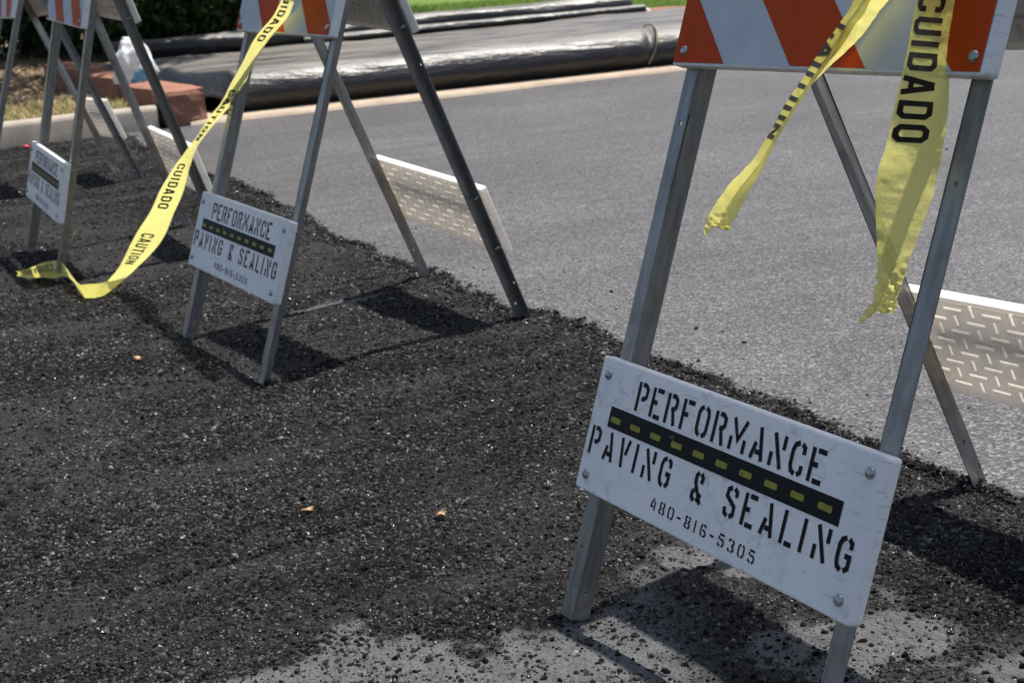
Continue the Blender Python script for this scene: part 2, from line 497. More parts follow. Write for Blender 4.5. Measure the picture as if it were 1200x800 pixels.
def low_z(x, y):
    z = (fbm(x * 1.1, y * 1.1, 3, 61) - 0.5) * 0.010
    for fx, fy, fz in FEET:
        z = z + (fz + 0.001) * np.exp(-((x - fx) ** 2 + (y - fy) ** 2) / (2 * 0.11 ** 2))
    return z
def rough_z(x, y, grey=None):
    g = grey_mask(x, y) if grey is None else grey
    e = edge_sd(x, y)
    z = low_z(x, y) + (fbm(x * 8, y * 8, 3, 71) - 0.5) * 0.008 * (1 - 0.6 * g) + (fbm(x * 55, y * 55, 3, 77) - 0.5) * 0.0045 * (1 - 0.75 * g)
    z = z - crack_mask(x, y) * 0.022
    z = z - 0.006 * np.exp(-((e + 0.03) / 0.03) ** 2) - 0.004 * g
    return z
def road_z(x, y):
    e = edge_sd(x, y)
    return low_z(x, y) * sstep(0.6, 0.0, e) + 0.010 - 0.024 * sstep(0.02, -0.03, e) + (fbm(x * 0.8, y * 0.8, 2, 91) - 0.5) * 0.006

def grid_mesh(name, xs, ys, zfun, keep=None, attrs=None):
    X, Y = np.meshgrid(xs, ys)
    Z = zfun(X, Y)
    nx, ny = len(xs), len(ys)
    idx = np.arange(nx * ny).reshape(ny, nx)
    F = np.stack([idx[:-1, :-1], idx[:-1, 1:], idx[1:, 1:], idx[1:, :-1]], -1)
    if keep is not None:
        K = keep(X, Y)
        kf = K[:-1, :-1] | K[:-1, 1:] | K[1:, 1:] | K[1:, :-1]
        F = F[kf]
    F = F.reshape(-1, 4)
    V = np.stack([X, Y, Z], -1).reshape(-1, 3)
    used = np.zeros(len(V), bool); used[F.ravel()] = True
    remap = np.cumsum(used) - 1
    me = np_mesh(name, V[used], remap[F], True)
    if attrs:
        for k, fn in attrs.items():
            a = me.attributes.new(k, 'FLOAT', 'POINT')
            a.data.foreach_set('value', fn(X, Y).reshape(-1)[used].astype(np.float32))
    return me

# far soil sheet to the horizon
gm = grid_mesh('ground', np.array([-400, -60, -12, 0, 12, 60, 400.0]), np.array([-60, 0, 12, 60, 400.0]), lambda x, y: x * 0 - 0.06)
tag(link('ground', gm, M['soil']), kind='structure')

ys = 1.15 * np.exp(np.arange(0, 660) * 0.00325)
xs = np.concatenate([np.arange(-5.6, -2.0, 0.035), np.arange(-2.0, -1.1, 0.014), np.arange(-1.1, 1.3, 0.0075), np.arange(1.3, 2.4, 0.06)])
me = grid_mesh('old_pavement', xs, ys, rough_z, lambda x, y: (edge_sd(x, y, False) < 0.16) & (y < np.interp(x, KERB[:, 0], KERB[:, 1]) + 0.08),
               {'grey': grey_mask, 'dusty': dusty_mask})
tag(link('old_pavement', me, M['rough']), 'dark crumbly torn-up asphalt with bare grey patches in the foreground', kind='structure')
near = np.array([-40, -20, -8, 1.15]); xn = np.array([-40, -20, -10, -5.6])
tag(link('side_pavement', grid_mesh('side_pavement', np.array([-40, -20, -10, -5.6, -2, 0, 2.4, 6, 20, 40.0]), np.array([-40, -20, -8, -2, 1.15]), lambda x, y: x * 0), M['rough']), kind='structure')
tag(link('side_pavement', grid_mesh('side_pavement', np.array([-40, -20, -10, -5.6]), np.array([1.15, 3, 5, 7.2]), lambda x, y: x * 0, lambda x, y: y < 5.2), M['rough']), kind='structure')

ys2 = 1.15 * np.exp(np.arange(0, 620) * 0.00488)
xs2 = np.concatenate([np.arange(-2.7, 1.4, 0.010), np.linspace(1.4, 9, 60), np.linspace(10, 42, 16)])
me = grid_mesh('road', xs2, ys2, road_z, lambda x, y: (edge_sd(x, y) > -0.035) & (y < np.interp(x, KERB[:, 0], KERB[:, 1]) + 0.12),
               {'torn': lambda x, y: sstep(0.020, 0.012, edge_sd(x, y) + (fbm(x * 45, y * 45, 2, 461) - 0.5) * 0.035)})  # dark rim mask: bitumen plus painted edge shade
tag(link('road', me, M['new_asphalt']), 'smooth grey freshly laid asphalt lane', kind='structure')

# kerb (raised, at the left) and low concrete gutter edge in front of the plastic roll
def sweep(path, profile, name, closed=False):
    P = [Vector((a, b, 0)) for a, b in path]
    rings = []
    for i, p in enumerate(P):
        d = (P[min(i + 1, len(P) - 1)] - P[max(i - 1, 0)]).normalized()
        nrm = Vector((-d.y, d.x, 0))
        rings.append([p + nrm * u + Vector((0, 0, w)) for u, w in profile])
    k = len(profile)
    V = [tuple(v) for r in rings for v in r]
    F = [(i * k + j, i * k + j + 1, (i + 1) * k + j + 1, (i + 1) * k + j) for i in range(len(P) - 1) for j in range(k - 1)]
    return np_mesh(name, V, F)
def dense(path, step=0.05):
    path = np.array(path); seg = np.hypot(*np.diff(path, axis=0).T); s = np.r_[0, np.cumsum(seg)]
    q = np.arange(0, s[-1], step)
    return np.stack([np.interp(q, s, path[:, 0]), np.interp(q, s, path[:, 1])], 1)
kl = dense(np.vstack([KERB[:5], [(-2.06, 9.09)]]))
kl[:, 1] += (fbm(kl[:, 0] * 6, kl[:, 0] * 0, 3, 3) - 0.5) * 0.02
me = sweep(kl, [(0, -0.05), (0.012, 0.118), (0.022, 0.138), (0.04, 0.145), (0.15, 0.147), (0.165, 0.14), (0.17, 0.0)], 'kerb')
tag(link('kerb', me, M['kerb']), 'pale concrete kerb at the left beside dry verge', kind='structure')
kr = dense(KERB[5:11])
kr[:, 1] += (fbm(kr[:, 0] * 5, kr[:, 0] * 0, 3, 4) - 0.5) * 0.03
me = sweep(kr, [(-0.02, -0.02), (0.0, 0.026), (0.03, 0.034), (0.30, 0.038), (0.75, 0.036), (0.8, -0.02)], 'gutter_edge')
tag(link('gutter_edge', me, M['gutter']), 'thin tan concrete gutter edge below the black plastic', kind='structure')

# verge (soil) and lawn behind the kerb
def verge_z(x, y):
    return 0.115 + (fbm(x * 1.3, y * 1.3, 4, 101) - 0.5) * 0.10 * sstep(0.0, 0.8, y - np.interp(x, KERB[:, 0], KERB[:, 1]) - 0.2) + sstep(14, 40, y) * 0.25
xv = np.concatenate([np.linspace(-60, -12, 20), np.arange(-11.5, 3.5, 0.12), np.linspace(4, 60, 30)])
yv = np.concatenate([np.arange(5.5, 20, 0.12), np.linspace(21, 120, 40)])
behind = lambda x, y: y > np.interp(x, KERB[:, 0], KERB[:, 1]) + np.where(x > -2.0, 0.75, 0.19)
lawn_side = lambda x, y: x > -2.2 + (y - 12) * 0.12 + (fbm(x * 0.9, y * 0.9, 3, 111) - 0.5) * 1.2
me = grid_mesh('verge', xv, yv, verge_z, lambda x, y: behind(x, y) & ~(lawn_side(x, y) & (y > 12.2)))
tag(link('verge', me, M['soil']), 'bare verge with dry litter in dappled shade', kind='structure')
me = grid_mesh('lawn', xv, yv, lambda x, y: verge_z(x, y) + 0.006, lambda x, y: behind(x, y) & lawn_side(x, y) & (y > 12.0))
tag(link('lawn', me, M['lawn']), 'bright green lawn behind the black plastic', kind='structure')

# ================================================================== loose crumbs (one mass of stuff, instanced stones)
def scatter_points():
    P = []
    def batch(n, x0, x1, y0, y1, med, keepfun):
        x = rng.uniform(x0, x1, n); y = rng.uniform(y0, y1, n)
        k = keepfun(x, y) > rng.random(n)
        x, y = x[k], y[k]
        r = med * np.exp(rng.normal(0, 0.52, len(x)))
        P.append((x, y, np.clip(r, 0.0007, 0.0055)))
    def dens(x, y):
        e = edge_sd(x, y)
        g = grey_mask(x, y)
        clump = sstep(0.35, 0.7, fbm(x * 9, y * 9, 3, 121))
        d = np.where(e < 0.0, (1 - 0.90 * g) * (0.45 + 0.55 * clump) * (1 - 0.35 * dusty_mask(x, y)), np.exp(-np.maximum(e, 0) / 0.02) * 0.15)
        return d
    batch(330000, -1.25, 1.15, 1.3, 2.75, 0.0015, dens)
    batch(260000, -2.1, 1.1, 2.75, 4.6, 0.0019, dens)
    batch(120000, -3.6, 0.2, 4.6, 8.9, 0.0028, lambda x, y: dens(x, y) * (y < np.interp(x, KERB[:, 0], KERB[:, 1])))
    # big clods, mostly along the torn edge
    def clod(x, y):
        e = edge_sd(x, y)
        return np.exp(-((e + 0.012) / 0.03) ** 2) * 0.9 + 0.05 * (e < 0) * (1 - 0.5 * grey_mask(x, y))
    batch(14000, -1.1, 1.15, 1.3, 3.2, 0.0024, clod)
    batch(30000, -2.6, 0.9, 3.2, 8.6, 0.0028, clod)
    # crumbs strewn on bare grey and over the new lane
    def strewn(x, y):
        g = grey_mask(x, y)
        return g * (0.25 + 0.75 * sstep(0.45, 0.6, fbm(x * 12, y * 12, 3, 131)))
    batch(26000, -0.7, 1.0, 1.4, 2.4, 0.0019, strewn)
    batch(2600, -0.4, 4.0, 1.6, 6.5, 0.0026, lambda x, y: np.where(edge_sd(x, y) > 0, 0.05 + 0.4 * np.exp(-np.maximum(edge_sd(x, y), 0) / 0.3), 0))
    # broken stones packed along the torn lip of the new lane
    for n_, y0, y1, med in ((20000, 1.4, 3.4, 0.0016), (24000, 3.4, 8.8, 0.0024)):
        ye = rng.uniform(y0, y1, n_); xe = np.interp(ye, EDGE[:, 1], EDGE[:, 0])
        off = rng.normal(-0.014, 0.017, n_)
        xx = xe + off / 0.91
        for _ in range(3): xx = xx - (edge_sd(xx, ye) - off) / 0.91 * 0.8
        P.append((xx, ye, np.clip(med * np.exp(rng.normal(0, 0.5, n_)), 0.0008, 0.007)))
    x = np.concatenate([p[0] for p in P]); y = np.concatenate([p[1] for p in P]); r = np.concatenate([p[2] for p in P])
    e = edge_sd(x, y)
    z = np.where(e > 0.0, np.maximum(road_z(x, y), rough_z(x, y)), rough_z(x, y))
    z = z + r * rng.uniform(-0.6, 0.3, len(x))
    return x, y, z, r

def stone_group(mat):
    ng = bpy.data.node_groups.new('crumb_scatter', 'GeometryNodeTree')
    ng.interface.new_socket('Geometry', in_out='INPUT', socket_type='NodeSocketGeometry')
    ng.interface.new_socket('Geometry', in_out='OUTPUT', socket_type='NodeSocketGeometry')
    N = ng.nodes
    gi = N.new('NodeGroupInput'); go = N.new('NodeGroupOutput')
    ico = N.new('GeometryNodeMeshIcoSphere'); ico.inputs['Radius'].default_value = 1.0; ico.inputs['Subdivisions'].default_value = 2
    nz = N.new('ShaderNodeTexNoise'); nz.inputs['Scale'].default_value = 0.9; nz.inputs['Detail'].default_value = 2
    sub = N.new('ShaderNodeVectorMath'); sub.operation = 'SUBTRACT'; sub.inputs[1].default_value = (0.5, 0.5, 0.5)
    scl = N.new('ShaderNodeVectorMath'); scl.operation = 'SCALE'; scl.inputs['Scale'].default_value = 1.7
    sp = N.new('GeometryNodeSetPosition')
    sm = N.new('GeometryNodeSetMaterial'); sm.inputs['Material'].default_value = mat
    a1 = N.new('GeometryNodeInputNamedAttribute'); a1.data_type = 'FLOAT_VECTOR'; a1.inputs['Name'].default_value = 'rot'
    a2 = N.new('GeometryNodeInputNamedAttribute'); a2.data_type = 'FLOAT_VECTOR'; a2.inputs['Name'].default_value = 'scl'
    iop = N.new('GeometryNodeInstanceOnPoints')
    L = ng.links.new
    L(nz.outputs['Color'], sub.inputs[0]); L(sub.outputs[0], scl.inputs[0])
    L(ico.outputs['Mesh'], sp.inputs['Geometry']); L(scl.outputs[0], sp.inputs['Offset'])
    L(sp.outputs[0], sm.inputs['Geometry'])
    L(gi.outputs[0], iop.inputs['Points']); L(sm.outputs[0], iop.inputs['Instance'])
    L(a1.outputs['Attribute'], iop.inputs['Rotation']); L(a2.outputs['Attribute'], iop.inputs['Scale'])
    L(iop.outputs[0], go.inputs[0])
    return ng

x, y, z, r = scatter_points()
n = len(x)
me = bpy.data.meshes.new('loose_crumbs')
me.vertices.add(n)
me.vertices.foreach_set('co', np.stack([x, y, z], 1).astype(np.float32).ravel())
a = me.attributes.new('rot', 'FLOAT_VECTOR', 'POINT')
a.data.foreach_set('vector', rng.uniform(0, 6.283, (n, 3)).astype(np.float32).ravel())
a = me.attributes.new('scl', 'FLOAT_VECTOR', 'POINT')
a.data.foreach_set('vector', (r[:, None] * rng.uniform(0.7, 1.3, (n, 3))).astype(np.float32).ravel())
o = link('loose_crumbs', me, M['crumb'])
mod = o.modifiers.new('scatter', 'NODES')
mod.node_group = stone_group(M['crumb'])
tag(o, 'loose black asphalt crumbs strewn over the torn pavement', 'gravel', kind='stuff')

# ================================================================== stroke lettering
STENCIL = {
 'P': (0.50, [[(.07, 0), (.07, 1)], [(.19, .94), (.33, .94), (.43, .84), (.43, .58), (.33, .47), (.22, .47)]]),
 'E': (0.50, [[(.07, 0), (.07, 1)], [(.07, .52), (.28, .52)], [(.20, .94), (.48, .94)], [(.20, .06), (.48, .06)]]),
 'R': (0.52, [[(.07, 0), (.07, 1)], [(.19, .94), (.33, .94), (.43, .84), (.43, .62), (.34, .51), (.24, .51)], [(.33, .44), (.45, 0)]]),
 'F': (0.48, [[(.07, 0), (.07, 1)], [(.07, .52), (.28, .52)], [(.20, .94), (.47, .94)]]),
 'O': (0.52, [[(.21, .96), (.11, .88), (.07, .74), (.07, .26), (.11, .12), (.21, .04)], [(.31, .04), (.41, .12), (.45, .26), (.45, .74), (.41, .88), (.31, .96)]]),
 'M': (0.66, [[(.07, 0), (.07, .42)], [(.08, 1), (.32, .36), (.56, 1)], [(.57, 0), (.57, .42)]]),
 'A': (0.52, [[(.06, 0), (.17, .52)], [(.25, 1), (.45, 0)], [(.19, .24), (.38, .24)]]),
 'N': (0.54, [[(.07, 0), (.07, .42)], [(.08, 1), (.45, 0)], [(.46, .58), (.46, 1)]]),
 'C': (0.50, [[(.25, .96), (.12, .88), (.07, .72), (.07, .28), (.12, .12), (.25, .04)], [(.33, .95), (.43, .86), (.43, .66)], [(.33, .05), (.43, .14), (.43, .34)]]),
 'V': (0.50, [[(.07, 1), (.21, 0)], [(.43, 1), (.31, .46)]]),
 'I': (0.22, [[(.08, 0), (.08, 1)]]),
 'G': (0.52, [[(.24, .96), (.12, .88), (.07, .72), (.07, .28), (.12, .12), (.24, .04)], [(.32, .95), (.43, .86), (.43, .68)], [(.28, .46), (.44, .46), (.44, .16), (.33, .05)]]),
 'S': (0.50, [[(.43, .70), (.42, .86), (.31, .95)], [(.22, .95), (.09, .86), (.08, .66), (.41, .40), (.42, .16), (.30, .05)], [(.21, .05), (.09, .14), (.07, .31)]]),
 'L': (0.46, [[(.07, 0), (.07, 1)], [(.20, .06), (.45, .06)]]),
 '&': (0.54, [[(.45, 0), (.14, .62), (.13, .84), (.22, .96)], [(.30, .95), (.39, .84), (.36, .64)], [(.20, .44), (.09, .30), (.09, .14), (.20, .04)], [(.29, .05), (.42, .32)]]),
 '4': (0.48, [[(.26, 1), (.07, .34)], [(.05, .28), (.24, .28)], [(.36, 0), (.36, .80)]]),
 '8': (0.50, [[(.21, .96), (.10, .87), (.10, .64), (.20, .53)], [(.30, .53), (.40, .64), (.40, .87), (.30, .96)], [(.20, .46), (.08, .34), (.08, .14), (.21, .04)], [(.30, .04), (.42, .14), (.42, .34), (.30, .46)]]),
 '0': (0.50, [[(.20, .96), (.10, .86), (.08, .72), (.08, .28), (.10, .14), (.20, .04)], [(.30, .04), (.40, .14), (.42, .28), (.42, .72), (.40, .86), (.30, .96)]]),
 '1': (0.28, [[(.12, 0), (.12, 1)]]),
 '6': (0.50, [[(.40, .78), (.36, .92), (.24, .96)], [(.18, .94), (.09, .82), (.08, .24), (.18, .05)], [(.28, .04), (.42, .16), (.42, .40), (.30, .54), (.20, .54)]]),
 '5': (0.50, [[(.10, .94), (.42, .94)], [(.10, .80), (.10, .54)], [(.18, .57), (.34, .57), (.42, .44), (.42, .18), (.32, .05)], [(.22, .05), (.09, .14), (.08, .27)]]),
 '3': (0.50, [[(.09, .76), (.12, .90), (.22, .96)], [(.30, .95), (.41, .84), (.40, .62), (.28, .52)], [(.30, .47), (.42, .36), (.42, .16), (.30, .04)], [(.21, .05), (.10, .12), (.08, .26)]]),
 '-': (0.40, [[(.05, .46), (.32, .46)]]), ' ': (0.34, []),
}
BOLD = {
 'C': (0.60, [[(.48, .66), (.48, .84), (.38, .91), (.20, .91), (.10, .82), (.10, .18), (.20, .09), (.38, .09), (.48, .16), (.48, .34)]]),
 'U': (0.60, [[(.10, 1), (.10, .18), (.20, .09), (.38, .09), (.48, .18), (.48, 1)]]),
 'I': (0.28, [[(.12, 0), (.12, 1)]]),
 'D': (0.60, [[(.28, .91), (.38, .91), (.48, .80), (.48, .20), (.38, .09), (.10, .09), (.10, .91), (.29, .91)]]),
 'A': (0.62, [[(.08, 0), (.26, .98)], [(.50, 0), (.32, .98)], [(.16, .27), (.42, .27)]]),
 'O': (0.60, [[(.29, .91), (.20, .91), (.10, .80), (.10, .20), (.20, .09), (.38, .09), (.48, .20), (.48, .80), (.38, .91), (.28, .91)]]),
 'T': (0.56, [[(.02, .91), (.52, .91)], [(.27, 0), (.27, .91)]]),
 'N': (0.62, [[(.10, 0), (.10, 1)], [(.12, .96), (.48, .04)], [(.50, 0), (.50, 1)]]),
}
def text_quads(text, font, th, gap=0.10, xs=1.0):
    """list of quads (4 points) in glyph units, text height 1; returns quads and total width"""
    quads, cx = [], 0.0
    for ch in text:
        w, strokes = font[ch]
        for pl in strokes:
            P = [Vector((cx + a * xs, b)) for a, b in pl]
            off = []
            for i in range(len(P)):
                d0 = (P[i] - P[i - 1]).normalized() if i > 0 else None
                d1 = (P[i + 1] - P[i]).normalized() if i < len(P) - 1 else None
                if d0 is None: d0 = d1
                if d1 is None: d1 = d0
                n0 = Vector((-d0.y, d0.x)); n1 = Vector((-d1.y, d1.x))
                m = (n0 + n1)
                m = m.normalized() if m.length > 1e-6 else n1
                off.append(m * (th / 2 / max(0.55, m.dot(n1))))
            for i in range(len(P) - 1):
                quads.append((P[i] + off[i], P[i] - off[i], P[i + 1] - off[i + 1], P[i + 1] + off[i + 1]))
        cx += w * xs + gap
    return quads, cx - gap

# ================================================================== barricade meshes (frame coordinates: X, d, o)
O_IN = 0.008                      # inner face of panels
O_OUT = O_IN + PT
def make_panel_mesh(name, d0, d1, skin):
    h = d1 - d0
    ncol, nrow = 14, 8
    cx = 5 * ncol; cy = nrow * 3
    bm = bmesh.new()
    bmesh.ops.create_cube(bm, size=1.0)
    for v in bm.verts:
        v.co = Vector((v.co.x * PW, (d0 + d1) / 2 + v.co.y * h, O_IN + PT / 2 + v.co.z * PT))
    ed = [e for e in bm.edges if abs(e.verts[0].co.z - e.verts[1].co.z) > 1e-4]
    bmesh.ops.bevel(bm, geom=ed, offset=0.006, segments=3, affect='EDGES', profile=0.5)
    ed = [e for e in bm.edges if abs(e.verts[0].co.z - e.verts[1].co.z) < 1e-5 and len(e.link_faces) == 2 and abs(e.link_faces[0].normal.z - e.link_faces[1].normal.z) > 0.5]
    bm.normal_update()
    ed = [e for e in bm.edges if len(e.link_faces) == 2 and max(abs(f.normal.z) for f in e.link_faces) > 0.9 and min(abs(f.normal.z) for f in e.link_faces) < 0.2]
    bmesh.ops.bevel(bm, geom=ed, offset=0.0028, segments=2, affect='EDGES', profile=0.5)
    bm.normal_update()
    inner = min((f for f in bm.faces), key=lambda f: f.calc_center_median().z + (0 if f.calc_area() > 0.05 else 1))
    loop_edges = list(inner.edges)
    bmesh.ops.delete(bm, geom=[inner], context='FACES_ONLY')
    # inner skin: grid with moulded recesses (basket weave of kiss-off ribs)
    mx, my = 0.014, 0.012
    gx = np.linspace(-PW / 2 + mx, PW / 2 - mx, cx + 1)
    gy = np.linspace(d0 + my, d1 - my, cy + 1)
    cell = np.zeros((cy, cx), bool)
    for j in range(nrow):
        for i in range(ncol):
            if (i + j) % 2 == 0: cell[j * 3 + 1, i * 5:i * 5 + 5] = True
            else: cell[j * 3:j * 3 + 3, i * 5 + 2] = True
    V = {}
    def vert(i, j, low):
        k = (i, j, low)
        if k not in V: V[k] = bm.verts.new((gx[i], gy[j], O_IN + (0.0062 if low else 0.003)))
        return V[k]
    for j in range(cy):
        for i in range(cx):
            lo = bool(cell[j, i])
            f = bm.faces.new([vert(i, j, lo), vert(i, j + 1, lo), vert(i + 1, j + 1, lo), vert(i + 1, j, lo)])
            if lo: f.material_index = 1
            if i + 1 < cx and cell[j, i + 1] != lo:
                a = [vert(i + 1, j, lo), vert(i + 1, j + 1, lo), vert(i + 1, j + 1, not lo), vert(i + 1, j, not lo)]
                bm.faces.new(a)
            if j + 1 < cy and cell[j + 1, i] != lo:
                bm.faces.new([vert(i, j + 1, lo), vert(i + 1, j + 1, lo), vert(i + 1, j + 1, not lo), vert(i, j + 1, not lo)])
    gverts = {}
    per = [V[(i, 0, bool(cell[0, min(i, cx - 1)] ))] if (i, 0, bool(cell[0, min(i, cx - 1)])) in V else None for i in range(cx + 1)]
    bm.edges.ensure_lookup_table()
    # boundary edges of the grid + the shell's opening
    be = [e for e in bm.edges if len(e.link_faces) == 1]
    bmesh.ops.triangle_fill(bm, edges=be, use_beauty=True, use_dissolve=False)
    bmesh.ops.recalc_face_normals(bm, faces=bm.faces)
    me = bm_mesh(name, bm)
    me.materials.append(skin); me.materials.append(M['rib'])
    return me

def make_leg_mesh(side, holes_p, holes_s):
    """right-angle steel leg; corner on the inner side of the frame, panel flange outward, side flange inward"""
    bm = bmesh.new()
    w, hr = 0.030, 0.0042
    xc = side * (PW / 2 - 0.040)
    zc = O_IN - 0.0004
    top = LEG_L + 0.012
    def plate(p, holes):     # p(u, d) -> co, u across 0..w from the corner
        ds = [0.0]
        for hd in sorted(holes): ds += [hd - w / 2, hd + w / 2]
        ds.append(top)
        vs = {}
        def V(u, d):
            k = (round(u, 5), round(d, 5))
            if k not in vs: vs[k] = bm.verts.new(p(u, d))
            return vs[k]
        for a, b in zip(ds[:-1], ds[1:]):
            mid = (a + b) / 2
            if any(abs(mid - hd) < 1e-5 for hd in holes):
                ring = [bm.verts.new(p(w / 2 + hr * math.cos(t), mid + hr * math.sin(t))) for t in [math.pi * (k + 0.5) / 4 for k in range(8)]]
                # ring order: 22.5deg.. ; corners: (w,b),(0,b),(0,a),(w,a)
                c = [V(w, b), V(0, b), V(0, a), V(w, a)]
                sq = [(c[3], c[0], 7, 0), (c[0], c[1], 1, 2), (c[1], c[2], 3, 4), (c[2], c[3], 5, 6)]
                for q0, q1, r0, r1 in sq: bm.faces.new([q0, q1, ring[r1], ring[r0]])
                for cc, r0, r1 in ((c[0], 0, 1), (c[1], 2, 3), (c[2], 4, 5), (c[3], 6, 7)): bm.faces.new([cc, ring[r1], ring[r0]])
            elif b - a > 1e-5:
                bm.faces.new([V(0, a), V(w, a), V(w, b), V(0, b)])
    plate(lambda u, d: (xc + side * u, d, zc), holes_p)
    plate(lambda u, d: (xc, d, zc - u), holes_s)
    bmesh.ops.remove_doubles(bm, verts=bm.verts, dist=1e-5)
    ce = [e for e in bm.edges if all(abs(v.co.x - xc) < 1e-5 and abs(v.co.z - zc) < 1e-5 for v in e.verts)]
    bmesh.ops.bevel(bm, geom=ce, offset=0.0055, segments=4, affect='EDGES', profile=0.5)
    bmesh.ops.recalc_face_normals(bm, faces=bm.faces)
    bmesh.ops.solidify(bm, geom=bm.faces[:], thickness=0.0026)
    return bm_mesh('leg', bm)

def flat_mesh(name, polys, o_height, thick=0.0):
    V, F = [], []
    bm = bmesh.new()
    for p in polys:
        vs = [bm.verts.new((q[0], q[1], o_height)) for q in p]
        f = bm.faces.new(vs)
        f.normal_update()
        if f.normal.z < 0: f.normal_flip()
    return bm_mesh(name, bm)

def make_bolt_mesh(x, d):
    bm = bmesh.new()
    prof = [(0.0078, 0.0), (0.0076, 0.0018), (0.0060, 0.0036), (0.0032, 0.0046)]
    rings = []
    for r, h in prof:
        rings.append([bm.verts.new((x + r * math.cos(k * math.pi / 7), d + r * math.sin(k * math.pi / 7), O_OUT + h)) for k in range(14)])
    for a, b in zip(rings[:-1], rings[1:]):
        for k in range(14): bm.faces.new([a[k], a[(k + 1) % 14], b[(k + 1) % 14], b[k]])
    bm.faces.new(rings[-1])
    # nut and thread end on the inside
    hexr = []
    for h in (O_IN - 0.003, O_IN - 0.010):
        hexr.append([bm.verts.new((x + 0.0062 * math.cos(k * math.pi / 3), d + 0.0062 * math.sin(k * math.pi / 3), h)) for k in range(6)])
    for k in range(6): bm.faces.new([hexr[0][k], hexr[1][k], hexr[1][(k + 1) % 6], hexr[0][(k + 1) % 6]])
    bm.faces.new(hexr[1][::-1])
    thr = []
    for h in (O_IN - 0.010, O_IN - 0.016):
        thr.append([bm.verts.new((x + 0.003 * math.cos(k * math.pi / 4), d + 0.003 * math.sin(k * math.pi / 4), h)) for k in range(8)])
    for k in range(8): bm.faces.new([thr[0][k], thr[1][k], thr[1][(k + 1) % 8], thr[0][(k + 1) % 8]])
    bm.faces.new(thr[1][::-1])
    for f in bm.faces: f.smooth = True
    return bm_mesh('bolt', bm)

def clip_poly(poly, x0, x1):
    for sgn, lim in ((1, x0), (-1, x1)):
        out = []
        for i in range(len(poly)):
            a, b = poly[i], poly[(i + 1) % len(poly)]
            da, db = sgn * (a[0] - lim), sgn * (b[0] - lim)
            if da >= 0: out.append(a)
            if (da >= 0) != (db >= 0):
                t = da / (da - db); out.append((a[0] + (b[0] - a[0]) * t, a[1] + (b[1] - a[1]) * t))
        poly = out
        if not poly: return []
    return poly

UP0, UP1 = PAN_C, PAN_C + 0.2035
ME = dict(
    lowerF=make_panel_mesh('sign_panel', PAN_A, PAN_A + 0.2035, M['plastic']), upperF=make_panel_mesh('upper_panel', UP0, UP1, M['plastic']),
    lowerB=make_panel_mesh('sign_panel', PAN_A, PAN_A + 0.2035, M['plastic_backlit']), upperB=make_panel_mesh('upper_panel', UP0, UP1, M['plastic_backlit']),
    leg_l=make_leg_mesh(-1, [0.11, 0.76], [0.045]), leg_r=make_leg_mesh(1, [0.045, 0.72], [0.10]),
)
def text_mesh(name, text, x0, x1, y0, y1, th, font=STENCIL, skew=0.0, height=0.0006, gap=0.2):
    need = (x1 - x0) / (y1 - y0) - gap * (len(text) - 1)
    q, w = text_quads(text, font, th, gap, need / sum(font[c][0] for c in text))
    sx = (x1 - x0) / w
    polys = [[(-PW / 2 + x0 + p.x * sx, PAN_A + y0 + p.y * (y1 - y0) + skew * p.x * sx) for p in quad] for quad in q]
    return flat_mesh(name, polys, O_OUT + height)
ME['t1'] = text_mesh('lettering', 'PERFORMANCE', 0.104, 0.511, 0.1415, 0.1843, 0.155)
ME['t2'] = text_mesh('lettering', 'PAVING', 0.013, 0.2235, 0.0560, 0.0985, 0.155, gap=0.28)
ME['t2b'] = text_mesh('lettering', '&', 0.272, 0.302, 0.0560, 0.0985, 0.155, gap=0.28)
ME['t2c'] = text_mesh('lettering', 'SEALING', 0.345, 0.590, 0.0560, 0.0985, 0.155, gap=0.28)
ME['t3'] = text_mesh('phone_number', '480-816-5305', 0.193, 0.429, 0.0205, 0.0375, 0.17, skew=-0.022, gap=0.35)
rect = lambda x0, x1, y0, y1: [(-PW / 2 + x0, PAN_A + y0), (-PW / 2 + x1, PAN_A + y0), (-PW / 2 + x1, PAN_A + y1), (-PW / 2 + x0, PAN_A + y1)]
ME['road_stripe'] = flat_mesh('road_stripe', [rect(0.0486, 0.556, 0.1042, 0.1353)], O_OUT + 0.0006)
def octo(cx, cy, hw, hh, c):
    return [(-PW / 2 + cx + a, PAN_A + cy + b) for a, b in ((-hw + c, -hh), (hw - c, -hh), (hw, -hh + c), (hw, hh - c), (hw - c, hh), (-hw + c, hh), (-hw, hh - c), (-hw, -hh + c))]
for k in range(10):
    ME['dash%d' % k] = flat_mesh('yellow_dash', [octo(0.0675 + 0.05118 * k, 0.1172 + 0.0003 * k, 0.0125, 0.0042, 0.0018)], O_OUT + 0.0011)
for i, (bx, bd) in enumerate(((0.0232, 0.0245), (0.0232, 0.1775), (PW - 0.0245, 0.0245), (PW - 0.0245, 0.1785))):
    ME['bolt%d' % i] = make_bolt_mesh(-PW / 2 + bx, PAN_A + bd)
for i, (bx, bd) in enumerate(((0.0245, 0.022), (0.0245, 0.18), (PW - 0.0245, 0.022), (PW - 0.0245, 0.18))):
    ME['ubolt%d' % i] = make_bolt_mesh(-PW / 2 + bx, UP0 + bd)
ME['sheeting'] = flat_mesh('reflective_sheeting', [[(-PW / 2 + 0.003, UP0 + 0.004), (PW / 2 - 0.010, UP0 + 0.004), (PW / 2 - 0.010, UP1 - 0.004), (-PW / 2 + 0.003, UP1 - 0.004)]], O_OUT + 0.0005)
